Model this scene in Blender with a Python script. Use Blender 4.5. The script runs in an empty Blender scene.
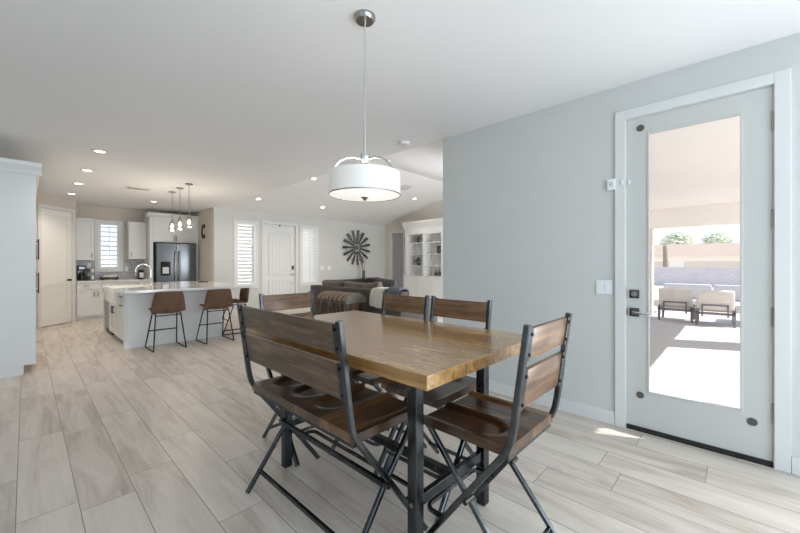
import bpy, bmesh, math, random
from mathutils import Vector, Matrix
random.seed(7)
SC = bpy.context.scene
COL = SC.collection
PI = math.pi

# ------------------------------------------------------------------ materials
def new_mat(name):
    m = bpy.data.materials.new(name); m.use_nodes = True
    nt = m.node_tree; b = nt.nodes['Principled BSDF']
    return m, nt, b

def S(h):   # sRGB hex -> linear
    h = h.lstrip('#'); out = []
    for i in (0, 2, 4):
        c = int(h[i:i+2], 16) / 255
        out.append(c/12.92 if c <= .04045 else ((c+.055)/1.055)**2.4)
    return (*out, 1)

def N(nt, t, **kw):
    n = nt.nodes.new(t)
    for k, v in kw.items(): setattr(n, k, v)
    return n

def plain(name, col, rough=.5, metal=0, bump=0, bscale=60, var=0.0, coat=0, spec=.5, vscale=6, emit=None, es=0):
    m, nt, b = new_mat(name)
    c = S(col)
    b.inputs['Roughness'].default_value = rough
    b.inputs['Metallic'].default_value = metal
    b.inputs['Coat Weight'].default_value = coat
    b.inputs['Specular IOR Level'].default_value = spec
    tc = N(nt, 'ShaderNodeTexCoord')
    nz = N(nt, 'ShaderNodeTexNoise'); nz.inputs['Scale'].default_value = vscale; nz.inputs['Detail'].default_value = 4
    nt.links.new(tc.outputs['Object'], nz.inputs['Vector'])
    mx = N(nt, 'ShaderNodeMix', data_type='RGBA')
    mx.inputs['A'].default_value = tuple(x*(1-var) for x in c[:3]) + (1,)
    mx.inputs['B'].default_value = tuple(min(1, x*(1+var)) for x in c[:3]) + (1,)
    nt.links.new(nz.outputs['Fac'], mx.inputs['Factor'])
    nt.links.new(mx.outputs['Result'], b.inputs['Base Color'])
    if bump:
        n2 = N(nt, 'ShaderNodeTexNoise'); n2.inputs['Scale'].default_value = bscale; n2.inputs['Detail'].default_value = 3
        nt.links.new(tc.outputs['Object'], n2.inputs['Vector'])
        bp = N(nt, 'ShaderNodeBump'); bp.inputs['Strength'].default_value = bump; bp.inputs['Distance'].default_value = .01
        nt.links.new(n2.outputs['Fac'], bp.inputs['Height']); nt.links.new(bp.outputs['Normal'], b.inputs['Normal'])
    if emit:
        b.inputs['Emission Color'].default_value = S(emit); b.inputs['Emission Strength'].default_value = es
    return m

def wood(name, dark, mid, light, axis='y', plank=.11, rough=.3, coat=.3, scale=1.0, pvar=.35, bump=.05):
    """long-grained wood; axis = grain direction, plank = board width across it"""
    m, nt, b = new_mat(name)
    L = nt.links.new
    tc = N(nt, 'ShaderNodeTexCoord')
    sp = N(nt, 'ShaderNodeSeparateXYZ'); L(tc.outputs['Object'], sp.inputs[0])
    across = {'y': 'X', 'x': 'Y', 'z': 'X'}[axis]
    dv = N(nt, 'ShaderNodeMath', operation='DIVIDE'); L(sp.outputs[across], dv.inputs[0]); dv.inputs[1].default_value = plank
    fl = N(nt, 'ShaderNodeMath', operation='FLOOR'); L(dv.outputs[0], fl.inputs[0])
    wn = N(nt, 'ShaderNodeTexWhiteNoise', noise_dimensions='1D'); L(fl.outputs[0], wn.inputs['W'])
    off = N(nt, 'ShaderNodeVectorMath', operation='SCALE'); L(wn.outputs['Color'], off.inputs[0]); off.inputs['Scale'].default_value = 7
    ad = N(nt, 'ShaderNodeVectorMath', operation='ADD'); L(tc.outputs['Object'], ad.inputs[0]); L(off.outputs[0], ad.inputs[1])
    mp = N(nt, 'ShaderNodeMapping'); L(ad.outputs[0], mp.inputs['Vector'])
    s = [16*scale]*3; s['xyz'.index(axis)] = 1.4*scale
    mp.inputs['Scale'].default_value = s
    n1 = N(nt, 'ShaderNodeTexNoise'); n1.inputs['Scale'].default_value = 1.0; n1.inputs['Detail'].default_value = 6; n1.inputs['Roughness'].default_value = .65; n1.inputs['Distortion'].default_value = .6
    L(mp.outputs[0], n1.inputs['Vector'])
    n2 = N(nt, 'ShaderNodeTexNoise'); n2.inputs['Scale'].default_value = 5.0; n2.inputs['Detail'].default_value = 3
    L(tc.outputs['Object'], n2.inputs['Vector'])
    a1 = N(nt, 'ShaderNodeMath', operation='MULTIPLY_ADD'); L(wn.outputs['Value'], a1.inputs[0]); a1.inputs[1].default_value = pvar; L(n1.outputs['Fac'], a1.inputs[2])
    a2 = N(nt, 'ShaderNodeMath', operation='MULTIPLY_ADD'); L(n2.outputs['Fac'], a2.inputs[0]); a2.inputs[1].default_value = .3; L(a1.outputs[0], a2.inputs[2])
    a3 = N(nt, 'ShaderNodeMath', operation='SUBTRACT'); L(a2.outputs[0], a3.inputs[0]); a3.inputs[1].default_value = .15 + pvar/2
    cr = N(nt, 'ShaderNodeValToRGB'); e = cr.color_ramp.elements
    e[0].position = .28; e[0].color = S(dark); e[1].position = .74; e[1].color = S(light)
    k = e.new(.5); k.color = S(mid)
    L(a3.outputs[0], cr.inputs['Fac'])
    L(cr.outputs['Color'], b.inputs['Base Color'])
    b.inputs['Roughness'].default_value = rough; b.inputs['Coat Weight'].default_value = coat; b.inputs['Coat Roughness'].default_value = .16
    bp = N(nt, 'ShaderNodeBump'); bp.inputs['Strength'].default_value = bump; bp.inputs['Distance'].default_value = .002
    L(n1.outputs['Fac'], bp.inputs['Height']); L(bp.outputs['Normal'], b.inputs['Normal'])
    return m

def floor_mat():
    m, nt, b = new_mat('plank_tile_floor'); L = nt.links.new
    def M(op, a, c=None, d=None):
        n = N(nt, 'ShaderNodeMath', operation=op)
        for i, v in enumerate((a, c, d)):
            if v is None: continue
            if isinstance(v, (int, float)): n.inputs[i].default_value = v
            else: L(v, n.inputs[i])
        return n.outputs[0]
    tc = N(nt, 'ShaderNodeTexCoord'); sp = N(nt, 'ShaderNodeSeparateXYZ'); L(tc.outputs['Object'], sp.inputs[0])
    x, y = sp.outputs['X'], sp.outputs['Y']
    W, LEN = .2345, 1.2
    u = M('DIVIDE', M('SUBTRACT', x, .2), W); row = M('FLOOR', u); fu = M('SUBTRACT', u, row)
    w1 = N(nt, 'ShaderNodeTexWhiteNoise', noise_dimensions='1D'); L(row, w1.inputs['W'])
    v = M('ADD', M('DIVIDE', y, LEN), M('MULTIPLY', w1.outputs['Value'], 5)); cl = M('FLOOR', v); fv = M('SUBTRACT', v, cl)
    cb = N(nt, 'ShaderNodeCombineXYZ'); L(row, cb.inputs[0]); L(cl, cb.inputs[1])
    w2 = N(nt, 'ShaderNodeTexWhiteNoise', noise_dimensions='2D'); L(cb.outputs[0], w2.inputs['Vector'])
    g1 = M('MINIMUM', fu, M('SUBTRACT', 1, fu)); g2 = M('MINIMUM', fv, M('SUBTRACT', 1, fv))
    d = M('MINIMUM', M('MULTIPLY', g1, W), M('MULTIPLY', g2, LEN))
    grout = M('LESS_THAN', d, .0019)  # weak added fill from the west side, no known window here
    off = N(nt, 'ShaderNodeVectorMath', operation='SCALE'); L(w2.outputs['Color'], off.inputs[0]); off.inputs['Scale'].default_value = 20
    ad = N(nt, 'ShaderNodeVectorMath', operation='ADD'); L(tc.outputs['Object'], ad.inputs[0]); L(off.outputs[0], ad.inputs[1])
    mp = N(nt, 'ShaderNodeMapping'); L(ad.outputs[0], mp.inputs['Vector']); mp.inputs['Scale'].default_value = (9, 1.3, 1)  # added fill to brighten the living room, its near wall is solid
    n1 = N(nt, 'ShaderNodeTexNoise'); n1.inputs['Scale'].default_value = 1; n1.inputs['Detail'].default_value = 5; n1.inputs['Roughness'].default_value = .6; n1.inputs['Distortion'].default_value = .8
    L(mp.outputs[0], n1.inputs['Vector'])
    mp2 = N(nt, 'ShaderNodeMapping'); L(ad.outputs[0], mp2.inputs['Vector']); mp2.inputs['Scale'].default_value = (60, 2.2, 1)
    n2 = N(nt, 'ShaderNodeTexNoise'); n2.inputs['Scale'].default_value = 1; n2.inputs['Detail'].default_value = 2
    L(mp2.outputs[0], n2.inputs['Vector'])
    t = M('ADD', M('MULTIPLY', n1.outputs['Fac'], .85), M('ADD', M('MULTIPLY', n2.outputs['Fac'], .2), M('MULTIPLY', w2.outputs['Value'], .15)))
    cr = N(nt, 'ShaderNodeValToRGB'); e = cr.color_ramp.elements
    e[0].position = .36; e[0].color = S('#ab9f92'); e[1].position = .84; e[1].color = S('#ded5ca')
    k = e.new(.58); k.color = S('#cdc3b8')
    L(t, cr.inputs['Fac'])
    mx = N(nt, 'ShaderNodeMix', data_type='RGBA'); L(grout, mx.inputs['Factor']); L(cr.outputs['Color'], mx.inputs['A']); mx.inputs['B'].default_value = S('#7d756b')
    L(mx.outputs['Result'], b.inputs['Base Color'])
    b.inputs['Roughness'].default_value = .38; b.inputs['Specular IOR Level'].default_value = .45
    bp = N(nt, 'ShaderNodeBump'); bp.inputs['Strength'].default_value = .25; bp.inputs['Distance'].default_value = .002
    L(M('SUBTRACT', M('MULTIPLY', n2.outputs['Fac'], .3), grout), bp.inputs['Height']); L(bp.outputs['Normal'], b.inputs['Normal'])
    return m

def brick_mat(name, c1, c2, mortar, scale, w, h, rough=.5, axes='xz', ms=.02):
    m, nt, b = new_mat(name); L = nt.links.new
    tc = N(nt, 'ShaderNodeTexCoord'); sp = N(nt, 'ShaderNodeSeparateXYZ'); L(tc.outputs['Object'], sp.inputs[0])
    cb = N(nt, 'ShaderNodeCombineXYZ')
    L(sp.outputs[axes[0].upper()], cb.inputs[0]); L(sp.outputs[axes[1].upper()], cb.inputs[1])
    br = N(nt, 'ShaderNodeTexBrick'); L(cb.outputs[0], br.inputs['Vector'])
    br.inputs['Color1'].default_value = S(c1); br.inputs['Color2'].default_value = S(c2); br.inputs['Mortar'].default_value = S(mortar)
    br.inputs['Scale'].default_value = scale; br.inputs['Brick Width'].default_value = w; br.inputs['Row Height'].default_value = h; br.inputs['Mortar Size'].default_value = ms
    L(br.outputs['Color'], b.inputs['Base Color']); b.inputs['Roughness'].default_value = rough
    return m

def steel_mat(name, base, hi, rough=.38, metal=.85):
    m, nt, b = new_mat(name); L = nt.links.new
    tc = N(nt, 'ShaderNodeTexCoord')
    nz = N(nt, 'ShaderNodeTexNoise'); nz.inputs['Scale'].default_value = 14; nz.inputs['Detail'].default_value = 5; nz.inputs['Roughness'].default_value = .6
    L(tc.outputs['Object'], nz.inputs['Vector'])
    cr = N(nt, 'ShaderNodeValToRGB'); e = cr.color_ramp.elements
    e[0].position = .35; e[0].color = S(base); e[1].position = .75; e[1].color = S(hi)
    L(nz.outputs['Fac'], cr.inputs['Fac']); L(cr.outputs['Color'], b.inputs['Base Color'])
    b.inputs['Metallic'].default_value = metal
    mr = N(nt, 'ShaderNodeMapRange'); mr.inputs['To Min'].default_value = rough-.04; mr.inputs['To Max'].default_value = rough+.06
    L(nz.outputs['Fac'], mr.inputs['Value']); L(mr.outputs['Result'], b.inputs['Roughness'])
    return m

def glass_mat(name, tint=(1, 1, 1, 1), refl=.035):
    m = bpy.data.materials.new(name); m.use_nodes = True; nt = m.node_tree
    for n in list(nt.nodes): nt.nodes.remove(n)
    o = N(nt, 'ShaderNodeOutputMaterial'); t = N(nt, 'ShaderNodeBsdfTransparent'); g = N(nt, 'ShaderNodeBsdfGlossy')
    t.inputs['Color'].default_value = tint; g.inputs['Roughness'].default_value = .02
    lw = N(nt, 'ShaderNodeLayerWeight'); lw.inputs['Blend'].default_value = .5
    pw = N(nt, 'ShaderNodeMath', operation='POWER'); nt.links.new(lw.outputs['Facing'], pw.inputs[0]); pw.inputs[1].default_value = 4.5
    mu = N(nt, 'ShaderNodeMath', operation='MULTIPLY_ADD'); nt.links.new(pw.outputs[0], mu.inputs[0]); mu.inputs[1].default_value = .6; mu.inputs[2].default_value = refl
    mx = N(nt, 'ShaderNodeMixShader'); nt.links.new(mu.outputs[0], mx.inputs[0]); nt.links.new(t.outputs[0], mx.inputs[1]); nt.links.new(g.outputs[0], mx.inputs[2])
    nt.links.new(mx.outputs[0], o.inputs[0])
    return m

def emit_mat(name, col, s):
    m = bpy.data.materials.new(name); m.use_nodes = True; nt = m.node_tree
    b = nt.nodes['Principled BSDF']; b.inputs['Base Color'].default_value = S(col)
    b.inputs['Emission Color'].default_value = S(col); b.inputs['Emission Strength'].default_value = s
    return m

MT = {}
MT['wall'] = plain('wall_paint', '#cfd0cd', .85, var=.015, bump=.03, bscale=180)
MT['ceil'] = plain('ceiling_paint', '#e6e7e8', .9, var=.012, bump=.04, bscale=150)
MT['wallg'] = plain('warm_wall_paint', '#d6d1c8', .85, var=.015)
MT['wallk'] = plain('kitchen_wall_paint', '#cdc5ba', .85, var=.02, bump=.03, bscale=180)
MT['trim'] = plain('white_trim_paint', '#dcdddb', .42, var=.008)
MT['cab'] = plain('white_cabinet_lacquer', '#dfe0df', .38, var=.01)
MT['door'] = plain('white_door_paint', '#cacac6', .45, var=.01)
MT['doork'] = plain('warm_white_door_paint', '#ebe9e4', .45, var=.01)
MT['shadedoor'] = plain('shaded_door_grey', '#a9aab2', .5, var=.03)  # the door's shadow is put into this grey-lavender
MT['floor'] = floor_mat()
MT['top'] = wood('table_top_wood', '#7d5930', '#a27b48', '#c79f69', 'y', .13, .26, .7, 2.0, .14, 0)
MT['slat'] = wood('chair_slat_wood', '#46301f', '#6f5036', '#94714c', 'x', .3, .36, .3, 1.9, .05)
MT['seat'] = wood('chair_seat_wood', '#341f11', '#5e3f25', '#8a6440', 'y', .085, .3, .45, 1.6, .4)
MT['bslat'] = wood('bench_slat_wood', '#382b21', '#5a4838', '#80694f', 'x', .3, .45, .15, 2.0, .05)
MT['bseat'] = wood('bench_seat_wood', '#2b1b10', '#4f3520', '#785536', 'y', .11, .3, .45, 1.6, .4)
MT['steel'] = steel_mat('brushed_gunmetal_steel', '#55595c', '#6b6f73', .25, 1.0)
MT['dsteel'] = steel_mat('dark_gunmetal_steel', '#44484b', '#5b5f63', .25, 1.0)
MT['bolt'] = plain('bolt_steel', '#4c4a48', .35, .9)
MT['chrome'] = plain('polished_chrome', '#d9dcdf', .12, 1.0)
MT['nickel'] = plain('brushed_nickel', '#a6a39e', .3, 1.0)
MT['dplate'] = plain('dark_satin_plate', '#67645f', .3, .9)
MT['disc'] = plain('dark_grey_disc', '#56554f', .6)
MT['black'] = plain('black_metal', '#1c1b1b', .45, .3)
MT['dbronze'] = plain('dark_bronze_handle', '#4a4744', .4, .7)
MT['shade'] = plain('white_linen_shade', '#dcd9d4', .9, bump=.12, bscale=220, emit='#fff8f0', es=.12)
MT['diff'] = emit_mat('lamp_diffuser', '#fffcf8', .5)
MT['bulb'] = emit_mat('warm_bulb', '#ffd9a0', 9)
MT['can'] = emit_mat('downlight_lens', '#fff3dc', 6)
MT['glass'] = glass_mat('clear_glass')
MT['shadeglass'] = glass_mat('pendant_glass', (.9, .9, .89, 1), .14)
MT['leather'] = plain('brown_saddle_leather', '#614330', .5, var=.3, vscale=14, bump=.2, bscale=90)
MT['quartz'] = plain('white_quartz_counter', '#dcdcda', .1, var=.05, vscale=9, coat=.3)
MT['fridge'] = plain('black_stainless_steel', '#74797e', .2, .95, var=.05)
MT['fridgeside'] = plain('fridge_side_charcoal', '#3c3d40', .5, .2)
MT['blackgl'] = plain('black_gloss_panel', '#141518', .12)
MT['sink'] = plain('white_fireclay', '#eceae6', .15)
MT['bsplash'] = brick_mat('grey_mosaic_tile', '#a9a9ab', '#8f9094', '#c4c4c3', 9, .9, .32, .25, 'xz', .03)
MT['sofa'] = plain('charcoal_sofa_fabric', '#575250', .9, var=.15, bump=.3, bscale=240)
MT['pillow'] = plain('taupe_cushion_fabric', '#6f6660', .9, var=.15, bump=.3, bscale=240)
MT['pillowd'] = plain('slate_cushion_fabric', '#56555a', .9, var=.12, bump=.3, bscale=240)
MT['blanketd'] = plain('slate_blanket', '#6c7078', .95, var=.15, vscale=30, bump=.4, bscale=80)
MT['throw'] = plain('cream_knit', '#ddd7cb', .95, var=.12, vscale=40, bump=.6, bscale=70)
MT['trunk'] = wood('trunk_dark_wood', '#241710', '#432d1f', '#694b35', 'y', .07, .5, .1, 1.2, .5)
MT['trunkslat'] = plain('trunk_worn_leather', '#8a7660', .6, var=.3, vscale=12, bump=.2)
MT['iron'] = plain('aged_iron', '#77726b', .5, .6, var=.3, vscale=30)
MT['darkwood'] = wood('espresso_wood', '#1d1613', '#2d231e', '#42342c', 'x', .2, .4, .1)
MT['mill'] = plain('galvanised_blade', '#545351', .5, .5, var=.35, vscale=9)
MT['rust'] = plain('rusted_letter_metal', '#4a3527', .6, .3, var=.35, vscale=18)
MT['plate'] = plain('white_plastic', '#ecedee', .4)
MT['green'] = plain('leaf_green', '#4c5a3c', .7, var=.3, vscale=20)
MT['stone'] = plain('grey_ceramic', '#57524d', .6, var=.2)
MT['twig'] = plain('dry_twig', '#7a6c5c', .8, var=.2)
MT['conc'] = plain('patio_concrete', '#c6c2c0', .85, var=.08, vscale=3, bump=.15, bscale=90)
MT['gravel'] = plain('desert_gravel', '#d8c9b4', .95, var=.18, vscale=14, bump=.3, bscale=60)
MT['stucco'] = plain('patio_stucco', '#e8dccf', .9, var=.04, bump=.15, bscale=120)
MT['proof'] = plain('patio_ceiling_paint', '#fdf8f2', .9, var=.01)
MT['block'] = brick_mat('grey_block_wall', '#d3cdd2', '#cac5cb', '#b9b4bb', 1.4, .42, .2, .9, 'yz', .012)
MT['tan'] = plain('tan_roof', '#efdccd', .9, var=.06)  # roof tan washed out, distance haze put into the colour
MT['bwhite'] = plain('pale_stucco', '#fffaf4', .9, var=.03)  # haze on the far house put into this near-white, porch wall shares it
MT['ofab'] = plain('cream_outdoor_cushion', '#e6dfd6', .9, var=.05, bump=.1, bscale=200)
MT['ogrey'] = plain('grey_outdoor_cushion', '#c9c5c6', .9, var=.05)
MT['oframe'] = plain('hazed_dark_frame', '#817d84', .5, .3)  # dark frames greyed in colour to imitate haze
MT['louver'] = plain('white_shutter', '#e6e8ea', .45)
MT['thresh'] = plain('dark_threshold', '#2b2927', .5, .3)
MT['bark'] = plain('tree_bark', '#9d8d7e', .9, var=.2)
MT['leafhaze'] = plain('hazed_leaf', '#e0e4d2', .8, var=.3, vscale=2)  # leaf green paled to imitate haze

# ------------------------------------------------------------------ mesh helpers
class MB:
    def __init__(s): s.bm = bmesh.new()
    def box(s, x0, x1, y0, y1, z0, z1, bev=0, seg=2):
        r = bmesh.ops.create_cube(s.bm, size=1)
        M = Matrix.Translation(((x0+x1)/2, (y0+y1)/2, (z0+z1)/2)) @ Matrix.Diagonal((abs(x1-x0), abs(y1-y0), abs(z1-z0), 1))
        bmesh.ops.transform(s.bm, matrix=M, verts=r['verts'])
        if bev: s._bev(r['verts'], bev, seg)
        return s
    def obox(s, c, size, rot=None, bev=0, seg=2):
        r = bmesh.ops.create_cube(s.bm, size=1)
        R = rot.to_4x4() if rot else Matrix.Identity(4)
        bmesh.ops.transform(s.bm, matrix=Matrix.Translation(c) @ R @ Matrix.Diagonal((*size, 1)), verts=r['verts'])
        if bev: s._bev(r['verts'], bev, seg)
        return s
    def _bev(s, vs, b, seg):
        es = list({e for v in vs for e in v.link_edges})
        bmesh.ops.bevel(s.bm, geom=es, offset=b, segments=seg, affect='EDGES', profile=.6)
    def cyl(s, p0, p1, r0, r1=None, n=16):
        p0, p1 = Vector(p0), Vector(p1); d = p1-p0
        r = bmesh.ops.create_cone(s.bm, segments=n, radius1=r0, radius2=r0 if r1 is None else r1, depth=d.length, cap_ends=True)
        R = d.to_track_quat('Z', 'Y').to_matrix().to_4x4()
        bmesh.ops.transform(s.bm, matrix=Matrix.Translation((p0+p1)/2) @ R, verts=r['verts'])
        return s
    def ball(s, c, r, sx=1, sy=1, sz=1, u=16, v=10):
        q = bmesh.ops.create_uvsphere(s.bm, u_segments=u, v_segments=v, radius=r)
        bmesh.ops.transform(s.bm, matrix=Matrix.Translation(c) @ Matrix.Diagonal((sx, sy, sz, 1)), verts=q['verts'])
        return s
    def sweep(s, pts, side, prof):
        """sweep closed 2D profile (a along side, b along tangent x side) along planar pts"""
        pts = [Vector(p) for p in pts]; side = Vector(side).normalized(); rings = []
        for i, p in enumerate(pts):
            t = (pts[min(i+1, len(pts)-1)] - pts[max(i-1, 0)]).normalized()
            up = t.cross(side).normalized()
            k = 1
            if 0 < i < len(pts)-1:
                t1 = (pts[i]-pts[i-1]).normalized(); k = 1/max(.5, t1.dot(t))
            rings.append([s.bm.verts.new(p + side*a + up*b*k) for a, b in prof])
        n = len(prof)
        for a, b in zip(rings, rings[1:]):
            for j in range(n): s.bm.faces.new((a[j], a[(j+1) % n], b[(j+1) % n], b[j]))
        s.bm.faces.new(rings[0]); s.bm.faces.new(rings[-1][::-1])
        return s
    def sq(s, pts, side, w, h, c=.15):
        a, b = w/2, h/2; k = min(w, h)*c
        return s.sweep(pts, side, [(a, b-k), (a-k, b), (-a+k, b), (-a, b-k), (-a, -b+k), (-a+k, -b), (a-k, -b), (a, -b+k)])
    def tube(s, pts, r, n=8):
        pts = [Vector(p) for p in pts]; rings = []; prev = None
        for i, p in enumerate(pts):
            t = (pts[min(i+1, len(pts)-1)] - pts[max(i-1, 0)]).normalized()
            if prev is None:
                u = t.orthogonal().normalized()
            else:
                u = (prev - t*prev.dot(t)).normalized()
            prev = u; w = t.cross(u)
            rr = r[i] if isinstance(r, (list, tuple)) else r
            rings.append([s.bm.verts.new(p + (u*math.cos(2*PI*j/n) + w*math.sin(2*PI*j/n))*rr) for j in range(n)])
        for a, b in zip(rings, rings[1:]):
            for j in range(n): s.bm.faces.new((a[j], a[(j+1) % n], b[(j+1) % n], b[j]))
        s.bm.faces.new(rings[0][::-1]); s.bm.faces.new(rings[-1])
        return s
    def lathe(s, prof, c=(0, 0, 0), n=48, cap=False):
        c = Vector(c); rings = []
        for r, z in prof:
            if r < 1e-5: rings.append([s.bm.verts.new(c+Vector((0, 0, z)))])
            else: rings.append([s.bm.verts.new(c+Vector((r*math.cos(2*PI*j/n), r*math.sin(2*PI*j/n), z))) for j in range(n)])
        for a, b in zip(rings, rings[1:]):
            for j in range(n):
                k = (j+1) % n
                if len(a) == 1 and len(b) == 1: continue
                if len(a) == 1: s.bm.faces.new((a[0], b[k], b[j]))
                elif len(b) == 1: s.bm.faces.new((a[j], a[k], b[0]))
                else: s.bm.faces.new((a[j], a[k], b[k], b[j]))
        return s
    def prism(s, poly, axis, a0, a1):
        """poly 2D; axis 'x': poly=(y,z); 'y': poly=(x,z); 'z': poly=(x,y)"""
        def P(p, a): return {'x': (a, p[0], p[1]), 'y': (p[0], a, p[1]), 'z': (p[0], p[1], a)}[axis]
        A = [s.bm.verts.new(P(p, a0)) for p in poly]; B = [s.bm.verts.new(P(p, a1)) for p in poly]
        n = len(poly)
        s.bm.faces.new(A); s.bm.faces.new(B[::-1])
        for j in range(n): s.bm.faces.new((A[j], B[j], B[(j+1) % n], A[(j+1) % n]))
        return s
    def grid(s, fn, nu, nv):
        V = [[s.bm.verts.new(fn(i/nu, j/nv)) for j in range(nv+1)] for i in range(nu+1)]
        for i in range(nu):
            for j in range(nv): s.bm.faces.new((V[i][j], V[i+1][j], V[i+1][j+1], V[i][j+1]))
        return s
    def xf(s, M): bmesh.ops.transform(s.bm, matrix=M, verts=s.bm.verts); return s
    def build(s, name, mat, parent=None, smooth=False, solid=0, sub=0, loc=None):
        bmesh.ops.recalc_face_normals(s.bm, faces=s.bm.faces)
        me = bpy.data.meshes.new(name); s.bm.to_mesh(me); s.bm.free()
        me.materials.append(MT[mat] if isinstance(mat, str) else mat)
        if smooth:
            for p in me.polygons: p.use_smooth = True
            try: me.set_sharp_from_angle(angle=math.radians(40))
            except Exception: pass
        o = bpy.data.objects.new(name, me); COL.objects.link(o)
        if parent: o.parent = parent
        if loc: o.location = loc
        if solid:
            md = o.modifiers.new('solid', 'SOLIDIFY'); md.thickness = solid; md.offset = 0
        if sub:
            md = o.modifiers.new('sub', 'SUBSURF'); md.levels = sub; md.render_levels = sub
        return o

def tag(o, label, cat, group=None, kind=None):
    o['label'] = label; o['category'] = cat
    if group: o['group'] = group
    if kind: o['kind'] = kind
    return o
def thing(name, label, cat, loc=(0, 0, 0), rz=0, group=None):
    o = bpy.data.objects.new(name, None); COL.objects.link(o); o.empty_display_size = .1
    o.location = loc; o.rotation_euler = (0, 0, rz)
    return tag(o, label, cat, group)
def struct(name, loc=(0, 0, 0), rz=0):
    o = bpy.data.objects.new(name, None); COL.objects.link(o); o.empty_display_size = .1
    o.location = loc; o.rotation_euler = (0, 0, rz); o['kind'] = 'structure'
    return o
def S_(o, label=None):
    o['kind'] = 'structure'
    if label: o['label'] = label
    return o
def dup(root, loc, rz, label):
    def cp(o, par):
        c = o.copy(); COL.objects.link(c)
        if par: c.parent = par
        for ch in list(o.children): cp(ch, c)
        return c
    r = cp(root, None); r.location = loc; r.rotation_euler = (0, 0, rz); r['label'] = label
    return r

CH = 2.73       # flat ceiling
XW = 3.29       # dining / patio wall plane, also edge of flat ceiling
YN, YF = 2.45, 9.64   # living room near wall, front wall
XG = 9.36       # gable wall
YK = 11.5       # kitchen back wall
YS = -3.4       # wall behind the camera
RY, RZ = (YN+YF)/2, CH + .25*(YF-YN)/2

# ------------------------------------------------------------------ shell
m = MB(); m.prism([(-3.3, YS), (XW+.02, YS), (XW+.02, YN-.1), (XG+.2, YN-.1), (XG+.2, 11.7), (-3.3, 11.7)], 'z', -.12, 0)
S_(m.build('floor', 'floor'), 'pale greige wood-look plank tile floor')
S_(MB().box(-3.2, XW, YS, 11.7, CH, CH+.12).build('ceiling', 'ceil'), 'flat off-white ceiling over dining and kitchen')
# vault
o = MB()
o.prism([(YF+.12, CH-.03), (YF+.12, CH+.12), (RY, RZ+.15), (RY, RZ)], 'x', XW+.001, XG+.15).build('ceiling', 'ceil')['kind'] = 'structure'
o = MB()
o.prism([(YN-.12, CH-.03), (RY, RZ), (RY, RZ+.15), (YN-.12, CH+.12)], 'x', XW+.001, XG+.15).build('ceiling', 'ceil')['kind'] = 'structure'
S_(MB().prism([(YN, CH+.02), (YF, CH+.02), (RY, RZ+.1)], 'x', XW-.1, XW).build('wall_gable_upper', 'wall'))
# dining wall with door opening (door between Y -.16 and .645, to z 2.44)
DY0, DY1, DZ = -.165, .65, 2.445
w = MB(); T = .2
w.box(XW, XW+T, YS, DY0, 0, CH); w.box(XW, XW+T, DY1, YN, 0, CH); w.box(XW, XW+T, DY0, DY1, DZ, CH)
S_(w.build('wall_right', 'wall'), 'pale grey wall holding the glazed patio door')
S_(MB().box(XW+T, XG+.2, YN-.2, YN, 0, CH+.02).build('wall_living_near', 'wall'))
# front wall with openings
W1 = (3.84, 4.36, .72, 2.40); FD = (4.60, 5.58, 0, 2.44); W2 = (5.79, 6.31, .72, 2.40)
w = MB()
def wall_with_holes(w, a0, a1, z0, z1, holes, put):
    xs = sorted({a0, a1, *[h[0] for h in holes], *[h[1] for h in holes]})
    for p, q in zip(xs, xs[1:]):
        hs = [h for h in holes if h[0] <= p and h[1] >= q]
        if not hs: put(p, q, z0, z1)
        else:
            h = hs[0]
            if h[2] > z0: put(p, q, z0, h[2])
            if h[3] < z1: put(p, q, h[3], z1)
wall_with_holes(w, XW, XG+.2, 0, CH+.05, [W1, FD, W2], lambda p, q, a, b: w.box(p, q, YF, YF+.2, a, b))
S_(w.build('wall_front', 'wall'), 'pale wall with white front door between two shuttered sidelights')
# kitchen right wall (X=3.29, Y 9.64..11.5)
S_(MB().box(XW, XW+.15, YF+.2, YK, 0, CH).build('wall_kitchen_right', 'wallk'))
# kitchen back wall with window
KW = (1.24, 1.66, 1.18, 2.33)
w = MB()
wall_with_holes(w, -1.2, XW+.15, 0, CH, [KW], lambda p, q, a, b: w.box(p, q, YK, YK+.2, a, b))
S_(w.build('wall_kitchen_back', 'wallk'))
# gable wall with interior doorway
GD = (8.74, 9.33, 0, 2.43)
w = MB()
wall_with_holes(w, YN-.2, YF+.2, 0, CH, [GD], lambda p, q, a, b: w.box(XG, XG+.15, p, q, a, b))
w.prism([(YN-.2, CH-.06), (YF+.2, CH-.06), (RY, RZ+.06)], 'x', XG, XG+.15)
S_(w.build('wall_gable', 'wallg'))
# pantry walls
PX, PY = .79, 10.85
S_(MB().box(PX-.12, PX, PY, YK, 0, CH).build('wall_pantry_side', 'wallk'))
pw = struct('wall_pantry', (PX, PY, 0), math.radians(225))    # local +x runs from the corner towards the camera side; +y is into the pantry... 
w = MB(); PD = (.11, .82, 0, 2.45)
wall_with_holes(w, 0, 1.0, 0, CH, [PD], lambda p, q, a, b: w.box(p, q, -.12, 0, a, b))
w.build('wall_surface', 'wallk', pw)
S_(MB().box(-.72, -.6, 5.95, 10.3, 0, CH).build('wall_left', 'wallk'))
S_(MB().box(-3.2, -.6, 5.83, 5.95, 0, CH).build('wall_left_return', 'wall'))
S_(MB().box(-3.32, -3.2, YS, 5.95, 0, CH).build('wall_west', 'wall'))
S_(MB().box(-3.32, XW+.2, YS-.12, YS, 0, CH).build('wall_behind', 'wall'))

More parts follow.
